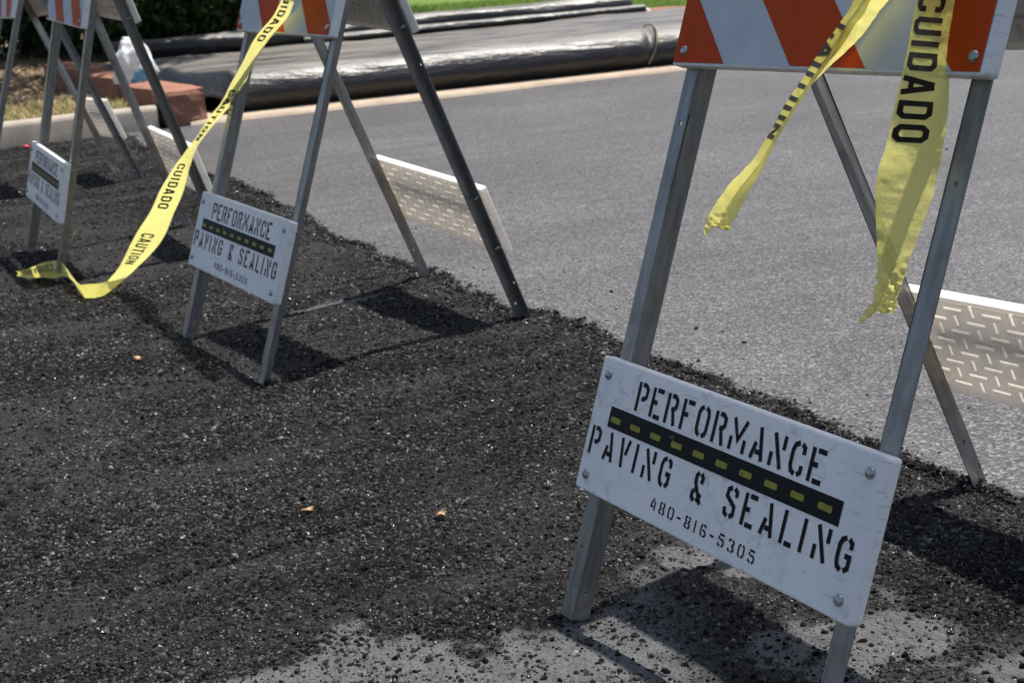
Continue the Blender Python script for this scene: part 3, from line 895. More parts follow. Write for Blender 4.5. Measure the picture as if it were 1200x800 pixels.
def stripes(phase):
    out = []
    hh = UP1 - UP0 - 0.009
    w = 0.1437
    k = -1
    x = phase - 2 * w
    while x < PW + hh:
        p = [(x, 0), (x + w, 0), (x + w - hh, hh), (x - hh, hh)]
        p = clip_poly(p, 0.0032, PW - 0.0102)
        if len(p) >= 3:
            out.append(flat_mesh('orange_stripe', [[(-PW / 2 + a, UP0 + 0.0045 + b) for a, b in p]], O_OUT + 0.0010))
        x += 2 * w
    return out
STR = {0: stripes(0.270), 1: stripes(0.193), 2: stripes(0.193), 3: stripes(0.20)}

def hinge_mesh(k):
    bm = bmesh.new()
    if True:
        m = Matrix.Translation((k * (PW / 2 - 0.040), 0, 0)) @ Matrix.Rotation(math.pi / 2, 4, 'Y')
        bmesh.ops.create_cone(bm, cap_ends=True, segments=12, radius1=0.006, radius2=0.006, depth=0.05, matrix=m)
    return bm_mesh('hinge_bolt', bm)

LABELS = [
    'nearest folding barricade with large readable sign, two tape strands hanging from it',
    'second folding barricade from the right, yellow tape running down from its orange striped board',
    'third folding barricade from the right, narrow-looking, tape end wound round its front foot',
    'farthest folding barricade, cut off by the left edge of the picture',
]
me_h = [hinge_mesh(-1), hinge_mesh(1)]
for bi, pose in enumerate(POSES):
    root = empty('barricade', (pose[0], pose[1], 0), pose[2])
    tag(root, LABELS[bi], 'barricade', 'folding paving barricades in a row')
    for side in 'FB':
        fm = frame_matrix(pose, side)
        link('leg', ME['leg_l'], M['steel'], root, fm)
        link('leg', ME['leg_r'], M['steel'], root, fm)
        sp = link('sign_panel', ME['lower' + side], None, root, fm)
        sp['label'] = 'white plastic board with stencilled company name' if side == 'F' else 'translucent white rear board showing moulded ribs'
        link('lettering', ME['t1'], M['ink'], sp)
        for k in ('t2', 't2b', 't2c'): link('lettering', ME[k], M['ink'], sp)
        link('phone_number', ME['t3'], M['ink'], sp)
        link('road_stripe', ME['road_stripe'], M['ink'], sp)
        for k in range(10): link('yellow_dash', ME['dash%d' % k], M['yellow'], sp)
        for k in range(4): link('bolt', ME['bolt%d' % k], M['zinc'], sp)
        up = link('striped_board', ME['upper' + side], None, root, fm)
        up['label'] = 'upper board with orange and white reflective stripes'
        link('reflective_sheeting', ME['sheeting'], M['white_sheet'], up)
        for sm in STR[bi]: link('orange_stripe', sm, M['orange'], up)
        for k in range(4): link('bolt', ME['ubolt%d' % k], M['zinc'], up)
    H = LEG_L * math.cos((pose[3] + pose[4]) / 2)
    for hm in me_h: link('hinge_bolt', hm, M['zinc'], root, Matrix.Translation((0, 0, H)))

# ================================================================== caution tapes
TAPE_C = [[[0.5015, 1.6878, 0.9134], [0.5274, 1.6994, 0.9103], [0.5537, 1.711, 0.9072]], [[0.4891, 1.6819, 0.8785], [0.5159, 1.6932, 0.8742], [0.5431, 1.7044, 0.8698]], [[0.4764, 1.6685, 0.8326], [0.5041, 1.6797, 0.8278], [0.5322, 1.6908, 0.823]], [[0.4663, 1.6586, 0.8015], [0.4965, 1.6697, 0.7963], [0.5272, 1.6807, 0.7911]], [[0.456, 1.6591, 0.7577], [0.4906, 1.6699, 0.7519], [0.5256, 1.6808, 0.746]], [[0.4491, 1.6596, 0.7239], [0.4846, 1.6699, 0.7178], [0.5206, 1.6803, 0.7117]], [[0.4397, 1.666, 0.689], [0.4757, 1.6699, 0.6836], [0.5118, 1.6739, 0.6782]], [[0.4362, 1.6647, 0.6594], [0.4706, 1.6699, 0.6538], [0.5053, 1.6752, 0.6481]], [[0.4367, 1.6641, 0.6188], [0.4635, 1.6699, 0.6135], [0.4904, 1.6757, 0.6082]], [[0.4369, 1.664, 0.5777], [0.456, 1.6699, 0.5728], [0.4752, 1.6758, 0.5679]], [[0.4362, 1.664, 0.5518], [0.452, 1.6699, 0.5471], [0.468, 1.6759, 0.5423]], [[0.4289, 1.664, 0.5315], [0.4453, 1.6699, 0.5266], [0.4617, 1.6758, 0.5217]], [[0.4186, 1.664, 0.5165], [0.436, 1.6699, 0.5115], [0.4534, 1.6758, 0.5064]]]
TAPE_A = [[[-0.433, 3.5751, 0.9681], [-0.4207, 3.6061, 0.9649], [-0.408, 3.6372, 0.9616]], [[-0.4773, 3.6046, 0.9009], [-0.4661, 3.6359, 0.8973], [-0.4547, 3.6671, 0.8936]], [[-0.4893, 3.5853, 0.8824], [-0.4783, 3.6166, 0.8786], [-0.4671, 3.6478, 0.8748]], [[-0.5227, 3.6433, 0.8422], [-0.5094, 3.6733, 0.8376], [-0.4958, 3.7032, 0.833]], [[-0.5826, 3.7141, 0.7908], [-0.5699, 3.744, 0.7859], [-0.5568, 3.7739, 0.7809]], [[-0.6373, 3.7966, 0.7246], [-0.6279, 3.8278, 0.7196], [-0.6182, 3.859, 0.7146]], [[-0.6871, 3.8668, 0.6675], [-0.6758, 3.8969, 0.6618], [-0.6643, 3.927, 0.656]], [[-0.7251, 3.9208, 0.6197], [-0.7162, 3.9517, 0.614], [-0.707, 3.9827, 0.6082]], [[-0.7779, 3.9747, 0.5716], [-0.7715, 4.0065, 0.5658], [-0.7649, 4.0382, 0.56]], [[-0.8249, 4.0279, 0.5214], [-0.8223, 4.0607, 0.5158], [-0.8196, 4.0935, 0.5102]], [[-0.8567, 4.0607, 0.4911], [-0.8529, 4.093, 0.4851], [-0.849, 4.1254, 0.4791]], [[-0.8968, 4.1035, 0.4528], [-0.8867, 4.1332, 0.4456], [-0.8763, 4.1628, 0.4384]], [[-0.9312, 4.1421, 0.4186], [-0.9142, 4.1677, 0.4106], [-0.8969, 4.1934, 0.4025]], [[-0.9946, 4.2264, 0.3488], [-0.9639, 4.2336, 0.3412], [-0.9331, 4.2409, 0.3335]], [[-1.0482, 4.2931, 0.2775], [-1.016, 4.2989, 0.2697], [-0.9837, 4.3047, 0.2619]], [[-1.1082, 4.3581, 0.213], [-1.0671, 4.3559, 0.2052], [-1.0261, 4.3538, 0.1973]], [[-1.153, 4.4044, 0.1589], [-1.114, 4.4023, 0.1514], [-1.075, 4.4003, 0.144]], [[-1.1974, 4.4426, 0.0986], [-1.1731, 4.4536, 0.0908], [-1.1486, 4.4647, 0.083]], [[-1.2423, 4.4778, 0.0522], [-1.2252, 4.492, 0.045], [-1.208, 4.5062, 0.0377]], [[-1.2925, 4.5505, 0.02], [-1.2923, 4.5128, 0.012], [-1.2597, 4.4228, 0.006]], [[-1.3488, 4.5454, 0.02], [-1.3177, 4.4744, 0.012], [-1.2999, 4.3939, 0.008]], [[-1.3342, 4.4338, 0.045], [-1.3256, 4.4133, 0.03], [-1.3241, 4.4161, 0.01]], [[-1.3888, 4.5413, 0.055], [-1.4052, 4.6069, 0.03], [-1.4128, 4.6428, 0.008]], [[-1.4903, 4.793, 0.05], [-1.4897, 4.79, 0.03], [-1.4708, 4.7419, 0.01]], [[-1.5662, 4.9259, 0.03], [-1.5433, 4.8406, 0.02], [-1.504, 4.7192, 0.012]], [[-1.5871, 4.8693, 0.035], [-1.5702, 4.8146, 0.022], [-1.5444, 4.7327, 0.015]], [[-1.6175, 4.822, 0.03], [-1.6004, 4.7726, 0.025], [-1.5878, 4.735, 0.015]], [[-1.646, 4.7925, 0.03], [-1.6292, 4.7476, 0.03], [-1.6265, 4.752, 0.02]]]
TAPE_B = [[[0.473, 1.7974, 0.9152], [0.4728, 1.7586, 0.9114], [0.5065, 1.7771, 0.896]], [[0.4527, 1.8088, 0.8811], [0.4533, 1.7703, 0.8779], [0.4813, 1.7987, 0.8656]], [[0.4388, 1.8221, 0.8545], [0.4367, 1.7832, 0.8534], [0.4653, 1.8103, 0.8402]], [[0.4218, 1.8278, 0.8309], [0.4233, 1.7896, 0.8286], [0.4468, 1.8218, 0.8177]], [[0.4055, 1.8383, 0.8051], [0.4076, 1.8002, 0.8033], [0.4242, 1.8362, 0.7953]], [[0.3851, 1.828, 0.7804], [0.3859, 1.7898, 0.7798], [0.3982, 1.8271, 0.7735]], [[0.3644, 1.8161, 0.7568], [0.3661, 1.7781, 0.7565], [0.378, 1.8154, 0.7496]], [[0.3399, 1.799, 0.7247], [0.3403, 1.7628, 0.726], [0.3512, 1.7979, 0.7187]], [[0.3096, 1.7724, 0.6924], [0.3142, 1.7457, 0.6917], [0.3249, 1.7708, 0.6843]], [[0.2817, 1.7547, 0.6723], [0.2907, 1.7343, 0.6693], [0.3035, 1.7521, 0.6608]], [[0.2594, 1.7374, 0.6511], [0.2704, 1.7228, 0.6467], [0.2854, 1.7336, 0.6374]], [[0.2481, 1.729, 0.6356], [0.2593, 1.715, 0.6312], [0.2741, 1.7252, 0.6219]], [[0.2442, 1.7253, 0.6277], [0.2543, 1.7114, 0.6239], [0.269, 1.7215, 0.6146]]]

def catmull(S, n):
    S = np.array(S, float)            # (k,3,3)
    k = len(S)
    u = np.linspace(0, k - 1, (k - 1) * n + 1)
    i = np.clip(np.floor(u).astype(int), 0, k - 2)
    t = (u - i)[:, None, None]
    p0 = S[np.maximum(i - 1, 0)]; p1 = S[i]; p2 = S[i + 1]; p3 = S[np.minimum(i + 2, k - 1)]
    return 0.5 * ((2 * p1) + (-p0 + p2) * t + (2 * p0 - 5 * p1 + 4 * p2 - p3) * t ** 2 + (-p0 + 3 * p1 - 3 * p2 + p3) * t ** 3), u

def ribbon(name, stations, words, label, folded=False, fray=0.004, crumple=None, text_t=(-0.62, 0.30), clip=None, sub=10, cols=13):
    G, u = catmull(stations, sub)
    ts = np.linspace(-1, 1, cols)
    Lp, Mp, Rp = G[:, 0], G[:, 1], G[:, 2]
    rows = []
    for t in ts:
        if folded:
            q = Mp + (Rp - Mp) * t if t > 0 else Mp + (Lp - Mp) * (-t)
        else:
            q = Lp * (t * (t - 1) / 2) + Mp * (1 - t * t) + Rp * (t * (t + 1) / 2)
        rows.append(q)
    P = np.stack(rows, 1)             # (n, cols, 3)
    dS = np.gradient(P, axis=0); dT = np.gradient(P, axis=1)
    Nn = np.cross(dS, dT); Nn /= np.linalg.norm(Nn, axis=2, keepdims=True) + 1e-9
    nn, TT = np.meshgrid(u, ts, indexing='ij')
    # gentle film ripples and crumpled end
    amp = 0.0007 * np.ones_like(nn)
    if crumple is not None:
        amp = amp + 0.006 * sstep(crumple, crumple + 2.5, nn)
    rip = (fbm(nn * 2.3 + 7, TT * 3.1, 3, 7) - 0.5) * 2
    rip2 = (vnoise(nn * 5.1, TT * 4.3 + 3, 13) - 0.5) * 2
    P = P + Nn * (rip * amp + rip2 * amp * 0.8)[..., None]
    # ragged torn end
    j = (fbm(np.arange(cols) * 0.45, np.zeros(cols) + len(stations), 2, 5) - 0.5) * 3
    tail = sstep(u[-1] - 0.8, u[-1], u)
    P = P + (dS[-1] / (np.linalg.norm(dS[-1], axis=1, keepdims=True) + 1e-9))[None] * (tail[:, None] * j[None] * fray)[..., None]
    n = len(u)
    idx = np.arange(n * cols).reshape(n, cols)
    F = np.stack([idx[:-1, :-1], idx[:-1, 1:], idx[1:, 1:], idx[1:, :-1]], -1).reshape(-1, 4)
    me = np_mesh(name, P.reshape(-1, 3), F, True)
    o = link(name, me, M['tape'])
    tag(o, label, 'caution tape', 'strips of yellow caution tape')
    s = np.r_[0, np.cumsum(np.linalg.norm(np.diff(P[:, cols // 2], axis=0), axis=1))]
    def surf(sv, tv, off):
        f = np.interp(sv, s, np.arange(n)); g = (tv + 1) / 2 * (cols - 1)
        i = np.clip(f.astype(int), 0, n - 2); jx = np.clip(g.astype(int), 0, cols - 2)
        a = (f - i)[:, None]; b = (g - jx)[:, None]
        def bl(A): return (A[i, jx] * (1 - a) + A[i + 1, jx] * a) * (1 - b) + (A[i, jx + 1] * (1 - a) + A[i + 1, jx + 1] * a) * b
        return bl(P) + bl(Nn) * off
    for text, ua, ub in words:
        q, w = text_quads(text, BOLD, 0.165, 0.10)
        sa, sb = np.interp(ua, u, s), np.interp(ub, u, s)
        VV, FF = [], []
        base = 0
        sv, tv = [], []
        for quad in q:
            m = 6
            c = [np.array((p.x, p.y)) for p in quad]
            if clip is not None:
                lo = (clip[0] - text_t[0]) / (text_t[1] - text_t[0]); hi = (clip[1] - text_t[0]) / (text_t[1] - text_t[0])
                if max(p[1] for p in c) < lo or min(p[1] for p in c) > hi: continue
                for p in c: p[1] = min(max(p[1], lo), hi)
            for bb in range(m + 1):
                for aa in range(3):
                    pa = c[0] + (c[3] - c[0]) * bb / m; pb = c[1] + (c[2] - c[1]) * bb / m
                    p = pa + (pb - pa) * aa / 2
                    sv.append(sa + (sb - sa) * p[0] / w); tv.append(text_t[0] + (text_t[1] - text_t[0]) * p[1])
            for bb in range(m):
                for aa in range(2):
                    k = base + bb * 3 + aa
                    FF.append((k, k + 1, k + 4, k + 3))
            base += (m + 1) * 3
        sv, tv = np.array(sv), np.array(tv)
        V = np.concatenate([surf(sv, tv, 0.0005), surf(sv, tv, -0.0005)])
        FF = np.array(FF)
        me = np_mesh('lettering', V, np.concatenate([FF, FF[:, ::-1] + base]))
        link('lettering', me, M['ink_tape'], o)
    return o
M['ink_tape'] = m_flat('tape_ink', (0.022, 0.018, 0.008), 0.35, 0.5, 0.3, 40)
ribbon('caution_tape', TAPE_A, [('CUIDADO', 0.7, 4.15), ('CAUTION', 6.25, 9.4), ('CUIDADO', 11.4, 13.8), ('CAUTION', 15.1, 17.0), ('CUIDADO', 23.8, 26.4)],
       'long yellow tape sagging from the second barricade down to the next barricade foot', fray=0.006)
ribbon('caution_tape', TAPE_B, [('CAUTION', 2.2, 7.2)], 'narrow folded yellow tape blown left from the nearest barricade, bright frayed end', folded=True, crumple=10.0, fray=0.012, text_t=(-1.5, 0.9), clip=(-0.98, -0.05))
ribbon('caution_tape', TAPE_C, [('CUIDADO', 0.8, 5.06)], 'wide yellow tape reading CUIDADO hanging beside the nearest barricade right leg', crumple=8.0, fray=0.012, text_t=(-0.90, 0.42))

# ================================================================== black plastic over the roadside bed
AX = Vector((0.9464, 0.3230, 0)); PB = Vector((-0.3230, 0.9464, 0))     # along the kerb, away from the road
ORG = Vector((-1.70, 9.37, 0.02))
def sheet_mesh():
    S = np.linspace(0.0, 5.6, 281)
    prof = np.array([(0.13, 0.02), (0.04, 0.06), (0.0, 0.13), (0.012, 0.20), (0.06, 0.26), (0.14, 0.298), (0.24, 0.305), (0.36, 0.295), (0.5, 0.282), (0.9, 0.278), (1.4, 0.275), (1.9, 0.280), (2.4, 0.272), (2.75, 0.24), (2.9, 0.1)])
    d = np.r_[0, np.cumsum(np.hypot(*np.diff(prof, axis=0).T))]
    q = np.linspace(0, d[-1], 90)
    pu, pz = np.interp(q, d, prof[:, 0]), np.interp(q, d, prof[:, 1])
    SS, UU = np.meshgrid(S, pu, indexing='ij'); ZZ = np.repeat(pz[None], len(S), 0)
    QQ = np.repeat(q[None], len(S), 0)
    wr = (fbm(SS * 0.9, QQ * 5, 4, 201) - 0.5)
    lump = (fbm(SS * 2.2, QQ * 2.0, 3, 205) - 0.5)
    front = sstep(0.55, 0.3, UU)
    ZZ = ZZ + wr * 0.035 * (1 - 0.7 * front) + lump * 0.03 * (1 - front * 0.8) + 0.02 * sstep(0.6, 2.0, UU)
    # a shallow crease across the front near the tied place
    cre = np.exp(-((SS - (2.95 + 0.25 * QQ)) / 0.035) ** 2) * sstep(1.3, 0.9, QQ)
    UU2 = UU + cre * 0.02 * front - front * lump * 0.015
    ZZ = ZZ - cre * 0.014
    # left end droops to the ground
    drop = sstep(0.10, 0.0, SS)
    ZZ = ZZ * (1 - 0.55 * drop) + 0.0
    SS = SS - 0.24 * UU2 * (1 - SS / 5.6)
    X = ORG.x + AX.x * SS + PB.x * UU2; Y = ORG.y + AX.y * SS + PB.y * UU2
    n, k = X.shape
    idx = np.arange(n * k).reshape(n, k)
    F = np.stack([idx[:-1, :-1], idx[1:, :-1], idx[1:, 1:], idx[:-1, 1:]], -1).reshape(-1, 4)
    return np_mesh('plastic_sheet', np.stack([X, Y, ZZ], -1).reshape(-1, 3) - np.array(ORG), F, True)
root = empty('black_plastic', ORG)
tag(root, 'shiny black plastic sheeting rolled along the far roadside', 'plastic sheeting')
o = link('plastic_sheet', sheet_mesh(), M['film'], root)
sol = o.modifiers.new('thickness', 'SOLIDIFY'); sol.thickness = 0.006
def roll_mesh(s0, s1, u_c, z_c, r, name, seed=0):
    S = np.linspace(s0, s1, 140); A = np.linspace(0, 2 * math.pi, 33)[:-1]
    V = []
    for s in S:
        wob = (fbm(np.array([s * 1.4]), np.array([seed * 1.0]), 3, seed)[0] - 0.5)
        for a in A:
            rr = r * (1 + 0.16 * (fbm(np.array([s * 1.1]), np.array([a * 1.6 + 5]), 3, 300 + seed)[0] - 0.5) * 2)
            if s in (S[0], S[-1]): rr *= 0.9
            uu = u_c + math.cos(a) * rr * 1.25 + wob * 0.10; zz = z_c + math.sin(a) * rr + wob * 0.02
            V.append((AX.x * s + PB.x * uu, AX.y * s + PB.y * uu, zz))
    n, k = len(S), len(A)
    F = [(i * k + j, i * k + (j + 1) % k, (i + 1) * k + (j + 1) % k, (i + 1) * k + j) for i in range(n - 1) for j in range(k)]
    # wound end caps: inner rings
    return np_mesh(name, V, F, True)
link('rolled_end', roll_mesh(-0.5, 3.92, 2.42, 0.345, 0.082, 'rolled_end', 3), M['film'], root)
link('rolled_end', roll_mesh(1.0, 4.0, 2.22, 0.30, 0.034, 'rolled_end', 9), M['film'], root)
# tie across the front bulge
tie = bmesh.new()
prof = [(0.05, 0.05), (0.0, 0.13), (0.010, 0.20), (0.058, 0.262), (0.14, 0.298), (0.24, 0.305), (0.36, 0.298), (0.5, 0.284)]
ring = []
for i, (uu, zz) in enumerate(prof):
    s = 3.00 + 0.13 * (len(prof) - i) / len(prof) * -1.6 + 0.2
    c = AX * s + PB * (uu - 0.008) + Vector((0, 0, zz - 0.006))
    ring.append([tie.verts.new(c + AX * (0.007 * math.cos(k * math.pi / 3)) + Vector((0, -0.0, 0.007 * math.sin(k * math.pi / 3)))) for k in range(6)])
for a, b in zip(ring[:-1], ring[1:]):
    for k in range(6): tie.faces.new([a[k], a[(k + 1) % 6], b[(k + 1) % 6], b[k]])
link('tie_rope', bm_mesh('tie_rope', tie, True), M['rope'], root)

# ================================================================== red concrete blocks, bag, small things
def block_mesh(l, w, h, seed):
    bm = bmesh.new()
    nx, ny, nz = 14, 6, 5
    bmesh.ops.create_cube(bm, size=1.0)
    bmesh.ops.subdivide_edges(bm, edges=bm.edges[:], cuts=5, use_grid_fill=True)
    for v in bm.verts:
        p = v.co.copy()
        crown = 0.05 * (1 - (2 * p.x) ** 2) if p.z > 0.45 else 0
        q = Vector((p.x * l, p.y * w, (p.z + 0.5 + crown * 0.6) * h))
        nz_ = mnoise.noise_vector(Vector((p.x * 3, p.y * 3, p.z * 3)) + Vector((seed, 0, 0)))
        # rounded arrises
        ex = sum(1 for a in p if abs(abs(a) - 0.5) < 1e-4)
        if ex >= 2: q = q - Vector((p.x * 0.018, p.y * 0.018, (p.z) * 0.02))
        v.co = q + nz_ * 0.012
    return bm_mesh('block', bm, False)
root = empty('block_wall', (-1.87, 9.17, 0))
tag(root, 'low row of rough reddish concrete blocks under the white bag', 'block wall')
bdir = Vector((-0.50, 0.866, 0))
ang = math.atan2(bdir.y, bdir.x)
for i, (l, off, dz, da) in enumerate(((0.98, 0.46, 0.0, 0.0), (0.98, 1.50, 0.03, 0.03), (0.98, 2.54, 0.07, -0.02))):
    c = bdir * off
    link('block', block_mesh(l, 0.27, 0.235, i * 5.0), M['brick'], root, Matrix.Translation((c.x - 0.06, c.y, dz + 0.004)) @ Matrix.Rotation(ang + da, 4, 'Z'))
root = empty('block_wall', (1.62, 13.6, 0.1))
tag(root, 'short red block edging at the right end of the black plastic', 'block wall')
for i in range(3):
    link('block', block_mesh(0.62, 0.26, 0.17, 40 + i * 3.0), M['brick'], root, Matrix.Translation((0.66 * i, 0.14 * i, 0.0)) @ Matrix.Rotation(0.2 + 0.05 * (i % 2), 4, 'Z'))

def lump_mesh(name, rx, ry, rz, amp, freq, seed, sub=4, flat=0.3):
    bm = bmesh.new()
    bmesh.ops.create_icosphere(bm, subdivisions=sub, radius=1.0)
    for v in bm.verts:
        p = v.co.copy()
        nv = mnoise.fractal(p * freq + Vector((seed, 0, 0)), 0.8, 2.1, 4)
        ridge = 1 - abs(mnoise.noise(p * freq * 1.7 + Vector((0, seed, 0)))) * 1.5
        k = 1 + amp * nv + amp * 0.5 * ridge
        z = p.z * k
        if z < -flat: z = -flat
        v.co = Vector((p.x * k * rx, p.y * k * ry, (z + flat) * rz))
    return bm_mesh(name, bm, True)
bg_root = link('plastic_bag', lump_mesh('plastic_bag', 0.125, 0.11, 0.20, 0.28, 2.3, 3.0), M['bag'])
bg_root.location = (-2.42, 10.02, 0.235)
tag(bg_root, 'crumpled white plastic bag with blue marks on the red blocks', 'plastic bag')
def bag_ears(k):
    bm = bmesh.new()
    pts = [(-0.03, 0, 0), (0.03, 0, 0.0), (-0.05, 0.02, 0.05), (0.05, -0.01, 0.06), (-0.035, -0.02, 0.10), (0.02, 0.02, 0.12)]
    vs = [bm.verts.new((a, b + 0.01 * math.sin(k + i), c)) for i, (a, b, c) in enumerate(pts)]
    for a, b, c in ((0, 1, 2), (1, 3, 2), (2, 3, 4), (3, 5, 4)): bm.faces.new([vs[a], vs[b], vs[c]])
    bmesh.ops.subdivide_edges(bm, edges=bm.edges[:], cuts=3, use_grid_fill=True)
    for v in bm.verts: v.co += mnoise.noise_vector(v.co * 30 + Vector((k, 0, 0))) * 0.012
    bmesh.ops.solidify(bm, geom=bm.faces[:], thickness=0.002)
    return bm_mesh('handle', bm, True)
link('handle', bag_ears(1), M['bag'], bg_root, Matrix.Translation((-0.05, 0, 0.20)) @ Matrix.Rotation(0.4, 4, 'Y'))
link('handle', bag_ears(5), M['bag'], bg_root, Matrix.Translation((0.04, 0.02, 0.21)) @ Matrix.Rotation(-0.3, 4, 'Y'))

o = link('pale_rock', lump_mesh('pale_rock', 0.07, 0.06, 0.045, 0.2, 1.6, 9.0, 3), M['pale'])
o.location = (1.36, 12.95, 0.27)
tag(o, 'small pale rock on the black plastic beside the red edging', 'rock')
o = link('red_wrapper', lump_mesh('red_wrapper', 0.02, 0.013, 0.010, 0.4, 2.5, 14.0, 3), M['red'])
o.location = (-2.80, 8.68, 0.004)
tag(o, 'tiny crumpled red wrapper lying in the gutter', 'wrapper')

def leaf_mesh(size, seed):
    r = random.Random(seed)
    n = 18
    V = [(0, 0, 0.10 * size)]
    for k in range(n):
        a = 2 * math.pi * k / n
        rad = size * (0.55 + 0.45 * abs(math.sin(a * 2.5 + seed))) * r.uniform(0.8, 1.1)
        V.append((math.cos(a) * rad, math.sin(a) * rad * 0.75, size * (0.10 + 0.35 * math.sin(a * 1.5 + seed) * r.uniform(0.3, 1))))
    bm = bmesh.new()
    vs = [bm.verts.new(v) for v in V]
    for k in range(n): bm.faces.new([vs[0], vs[1 + k], vs[1 + (k + 1) % n]])
    bmesh.ops.solidify(bm, geom=bm.faces[:], thickness=0.0006)
    return bm_mesh('dry_leaf', bm, True)
for (lx, ly, sz, lab) in ((-0.150, 2.399, 0.017, 'curled tan dry leaf, largest one, on dark asphalt in the middle foreground'),
                          (-0.395, 2.477, 0.013, 'small tan dry leaf left of the largest leaf on dark asphalt'),
                          (-0.969, 3.627, 0.018, 'small orange dry leaf on dark asphalt in front of the second barricade'),
                          ):
    o = link('dry_leaf', leaf_mesh(sz, lx * 10), M['leaf_dry'])
    o.location = (lx, ly, float(rough_z(np.array([lx]), np.array([ly]))[0]) + 0.009)
    o.rotation_euler = (0.12, -0.1, lx * 7)
    tag(o, lab, 'leaf', 'dry leaves on the torn asphalt')

# ================================================================== planting behind the kerb
def leaf_cloud(name, blobs, n, size, mat, shell=0.5):
    """many small pointed leaf faces spread through a set of ellipsoid clumps"""
    w = np.array([b[3] * b[4] * b[5] for b in blobs]); w = w / w.sum()
    pick = rng.choice(len(blobs), n, p=w)
    B = np.array(blobs)[pick]
    d = rng.normal(size=(n, 3)); d /= np.linalg.norm(d, axis=1, keepdims=True)
    rad = rng.random(n) ** shell
    c = B[:, :3] + d * rad[:, None] * B[:, 3:6]
    a = rng.normal(size=(n, 3)); a /= np.linalg.norm(a, axis=1, keepdims=True)
    b = np.cross(a, rng.normal(size=(n, 3))); b /= np.linalg.norm(b, axis=1, keepdims=True)
    s = size * rng.uniform(0.6, 1.3, n)[:, None]
    nrm = np.cross(a, b)
    V = np.stack([c - a * s, c + b * s * 0.42 + nrm * s * 0.12, c + a * s, c - b * s * 0.42 + nrm * s * 0.12], 1).reshape(-1, 3)
    F = np.arange(n * 4).reshape(n, 4)
    return np_mesh(name, V, F)
def trunk_mesh(name, limbs):
    bm = bmesh.new()
    for p0, p1, r0, r1 in limbs:
        p0, p1 = Vector(p0), Vector(p1)
        d = (p1 - p0)
        q = d.to_track_quat('Z', 'Y')
        prev = None
        for i in range(6):
            t = i / 5
            c = p0 + d * t + mnoise.noise_vector(p0 + d * t * 1.3) * 0.12 * d.length * t * (1 - t)
            rr = r0 + (r1 - r0) * t
            ring = [bm.verts.new(c + q @ Vector((rr * math.cos(k * math.pi / 4), rr * math.sin(k * math.pi / 4), 0))) for k in range(8)]
            if prev:
                for k in range(8): bm.faces.new([prev[k], prev[(k + 1) % 8], ring[(k + 1) % 8], ring[k]])
            prev = ring
    return bm_mesh(name, bm, True)
def shrub(x, y, r, h, n, label, mat='bush'):
    root = empty('shrub', (x, y, 0.1))
    tag(root, label, 'shrub', 'dark shrubs behind the black plastic')
    blobs = []
    for k in range(9):
        a = rng.uniform(0, 6.28); q = rng.uniform(0.1, 0.65) * r
        blobs.append((math.cos(a) * q, math.sin(a) * q, rng.uniform(0.25, 0.8) * h, r * rng.uniform(0.35, 0.55), r * rng.uniform(0.35, 0.55), h * rng.uniform(0.2, 0.34)))
    blobs.append((0, 0, h * 0.3, r * 0.85, r * 0.8, h * 0.33))
    link('crown', leaf_cloud('crown', blobs, n, 0.055, None, 0.42), M[mat], root)
    limbs = [((0, 0, -0.05), (rng.uniform(-.3, .3) * r, rng.uniform(-.3, .3) * r, h * 0.6), 0.04, 0.012) for _ in range(4)]
    link('trunk', trunk_mesh('trunk', limbs), M['bark'], root)
shr = [(-6.6, 16.6, 1.2, 1.7, 'dark leafy shrub at the far left edge behind the dappled verge'),
       (-5.3, 17.2, 1.2, 1.9, 'dark leafy shrub behind the dappled verge, second from the left'),
       (-4.3, 16.2, 1.15, 1.8, 'dark leafy shrub seen behind the third barricade'),
       (-3.4, 15.3, 1.1, 1.7, 'dark leafy shrub behind the white bag'),
       (-2.6, 14.9, 1.05, 1.6, 'dark leafy shrub left of the second barricade striped board'),
       (-1.95, 15.4, 1.0, 1.6, 'dark leafy shrub behind the second barricade striped board'),
       (-1.55, 16.6, 0.8, 1.4, 'rightmost dark shrub at the edge of the green lawn')]
for (sx, sy, sr, sh, sl) in shr: shrub(sx, sy, sr, sh, 9000, sl)

def tree(x, y, label, blobs, n, h):
    root = empty('tree', (x, y, 0.1))
    tag(root, label, 'tree', 'trees shading the verge')
    link('crown', leaf_cloud('crown', blobs, n, 0.085, None, 0.5), M['tree'], root)
    limbs = [((0, 0, -0.1), (0.1, 0.05, h), 0.13, 0.08)]
    for b in blobs: limbs.append(((0.1, 0.05, h * rng.uniform(0.75, 1.0)), (b[0] * 0.8, b[1] * 0.8, b[2]), 0.05, 0.015))
    link('trunk', trunk_mesh('trunk', limbs), M['bark'], root)
def crown_blobs(n, rx, ry, z0, z1, rr):
    return [(rng.uniform(-rx, rx), rng.uniform(-ry, ry), rng.uniform(z0, z1), rr * rng.uniform(0.7, 1.2), rr * rng.uniform(0.7, 1.2), rr * rng.uniform(0.4, 0.7)) for _ in range(n)]
tree(-5.0, 17.6, 'tree with dark trunk behind the far left shrubs shading the verge', [(x_ + 0.8, y_ - 2.2, z_, a_, b_, c_) for x_, y_, z_, a_, b_, c_ in crown_blobs(34, 2.8, 3.9, 3.2, 5.2, 1.0)], 34000, 3.4)
tree(-2.2, 18.2, 'tree behind the shrubs near the lawn shading the planting', crown_blobs(20, 2.0, 2.6, 3.2, 5.0, 1.0), 20000, 3.4)

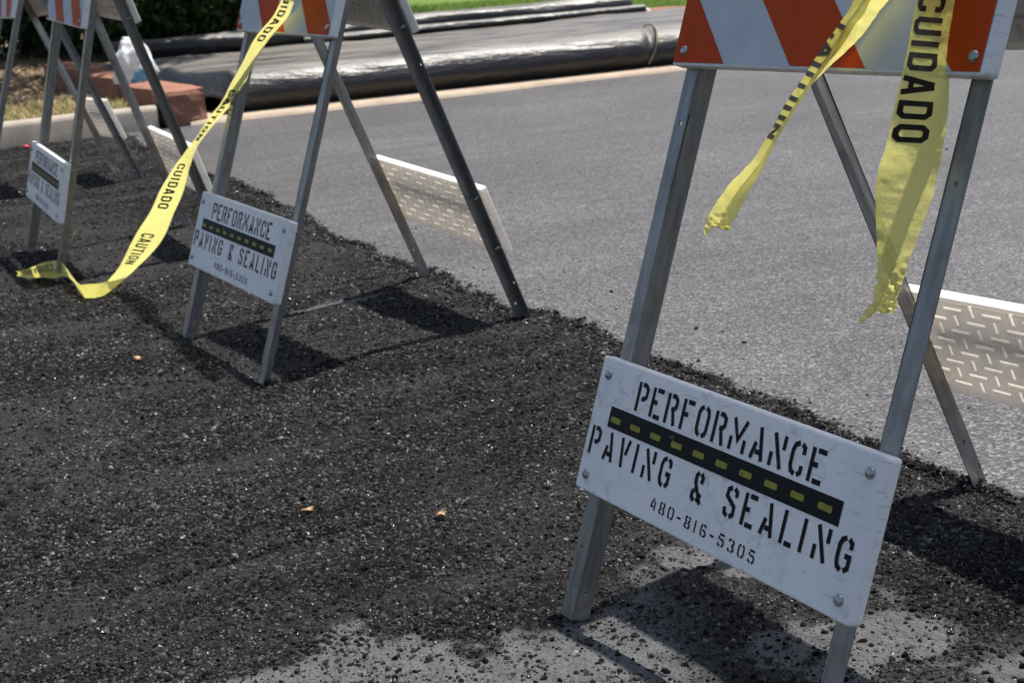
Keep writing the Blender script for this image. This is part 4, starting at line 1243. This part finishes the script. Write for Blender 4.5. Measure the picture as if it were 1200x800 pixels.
# grass, straw, leaf litter (uncountable stuff)
def blades(name, n, xr, yr, keep, hgt, lean, mat, label, cat):
    x = rng.uniform(*xr, n); y = rng.uniform(*yr, n)
    k = keep(x, y); x, y = x[k], y[k]; n = len(x)
    z = verge_z(x, y) - 0.005
    a = rng.uniform(0, 6.28, n); h = hgt * rng.uniform(0.5, 1.3, n); w = 0.004 + 0.003 * rng.random(n) + y * 0.0003
    dx, dy = np.cos(a), np.sin(a)
    la = rng.uniform(0, 6.28, n); lx, ly = np.cos(la) * lean * h, np.sin(la) * lean * h
    V = np.stack([np.stack([x - dx * w, y - dy * w, z], 1), np.stack([x + dx * w, y + dy * w, z], 1), np.stack([x + lx, y + ly, z + h], 1)], 1).reshape(-1, 3)
    o = link(name, np_mesh(name, V, np.arange(n * 3).reshape(n, 3)), M[mat])
    tag(o, label, cat, kind='stuff')
blades('lawn_grass', 60000, (-2.6, 3.6), (12.2, 21), lambda x, y: lawn_side(x, y), 0.06, 0.6, 'grass', 'short green lawn grass behind the black plastic', 'grass')
blades('dry_grass', 16000, (-5.2, -2.4), (7.6, 11.5), lambda x, y: (y > np.interp(x, KERB[:, 0], KERB[:, 1]) + 0.2) & (y < np.interp(x, KERB[:, 0], KERB[:, 1]) + 0.5 + 1.6 * fbm(x * 2, y * 2, 3, 401)), 0.07, 0.9, 'straw', 'dry yellowish grass tufts along the kerb at the left', 'grass')
def litter(n, xr, yr):
    x = rng.uniform(*xr, n); y = rng.uniform(*yr, n)
    k = y > np.interp(x, KERB[:, 0], KERB[:, 1]) + 0.25
    x, y = x[k], y[k]; n = len(x)
    c = np.stack([x, y, verge_z(x, y) + 0.012], 1)
    a = rng.normal(size=(n, 3)) * (1, 1, 0.35); a /= np.linalg.norm(a, axis=1, keepdims=True)
    b = np.cross(a, (0, 0, 1) + rng.normal(size=(n, 3)) * 0.3); b /= np.linalg.norm(b, axis=1, keepdims=True)
    s = rng.uniform(0.015, 0.035, n)[:, None]
    V = np.stack([c - a * s, c + b * s * 0.5, c + a * s, c - b * s * 0.5], 1).reshape(-1, 3)
    o = link('leaf_litter', np_mesh('leaf_litter', V, np.arange(n * 4).reshape(n, 4)), M['litter'])
    tag(o, 'brown fallen leaves strewn over the shaded verge', 'leaf litter', kind='stuff')
litter(14000, (-8, -2.2), (8, 17))
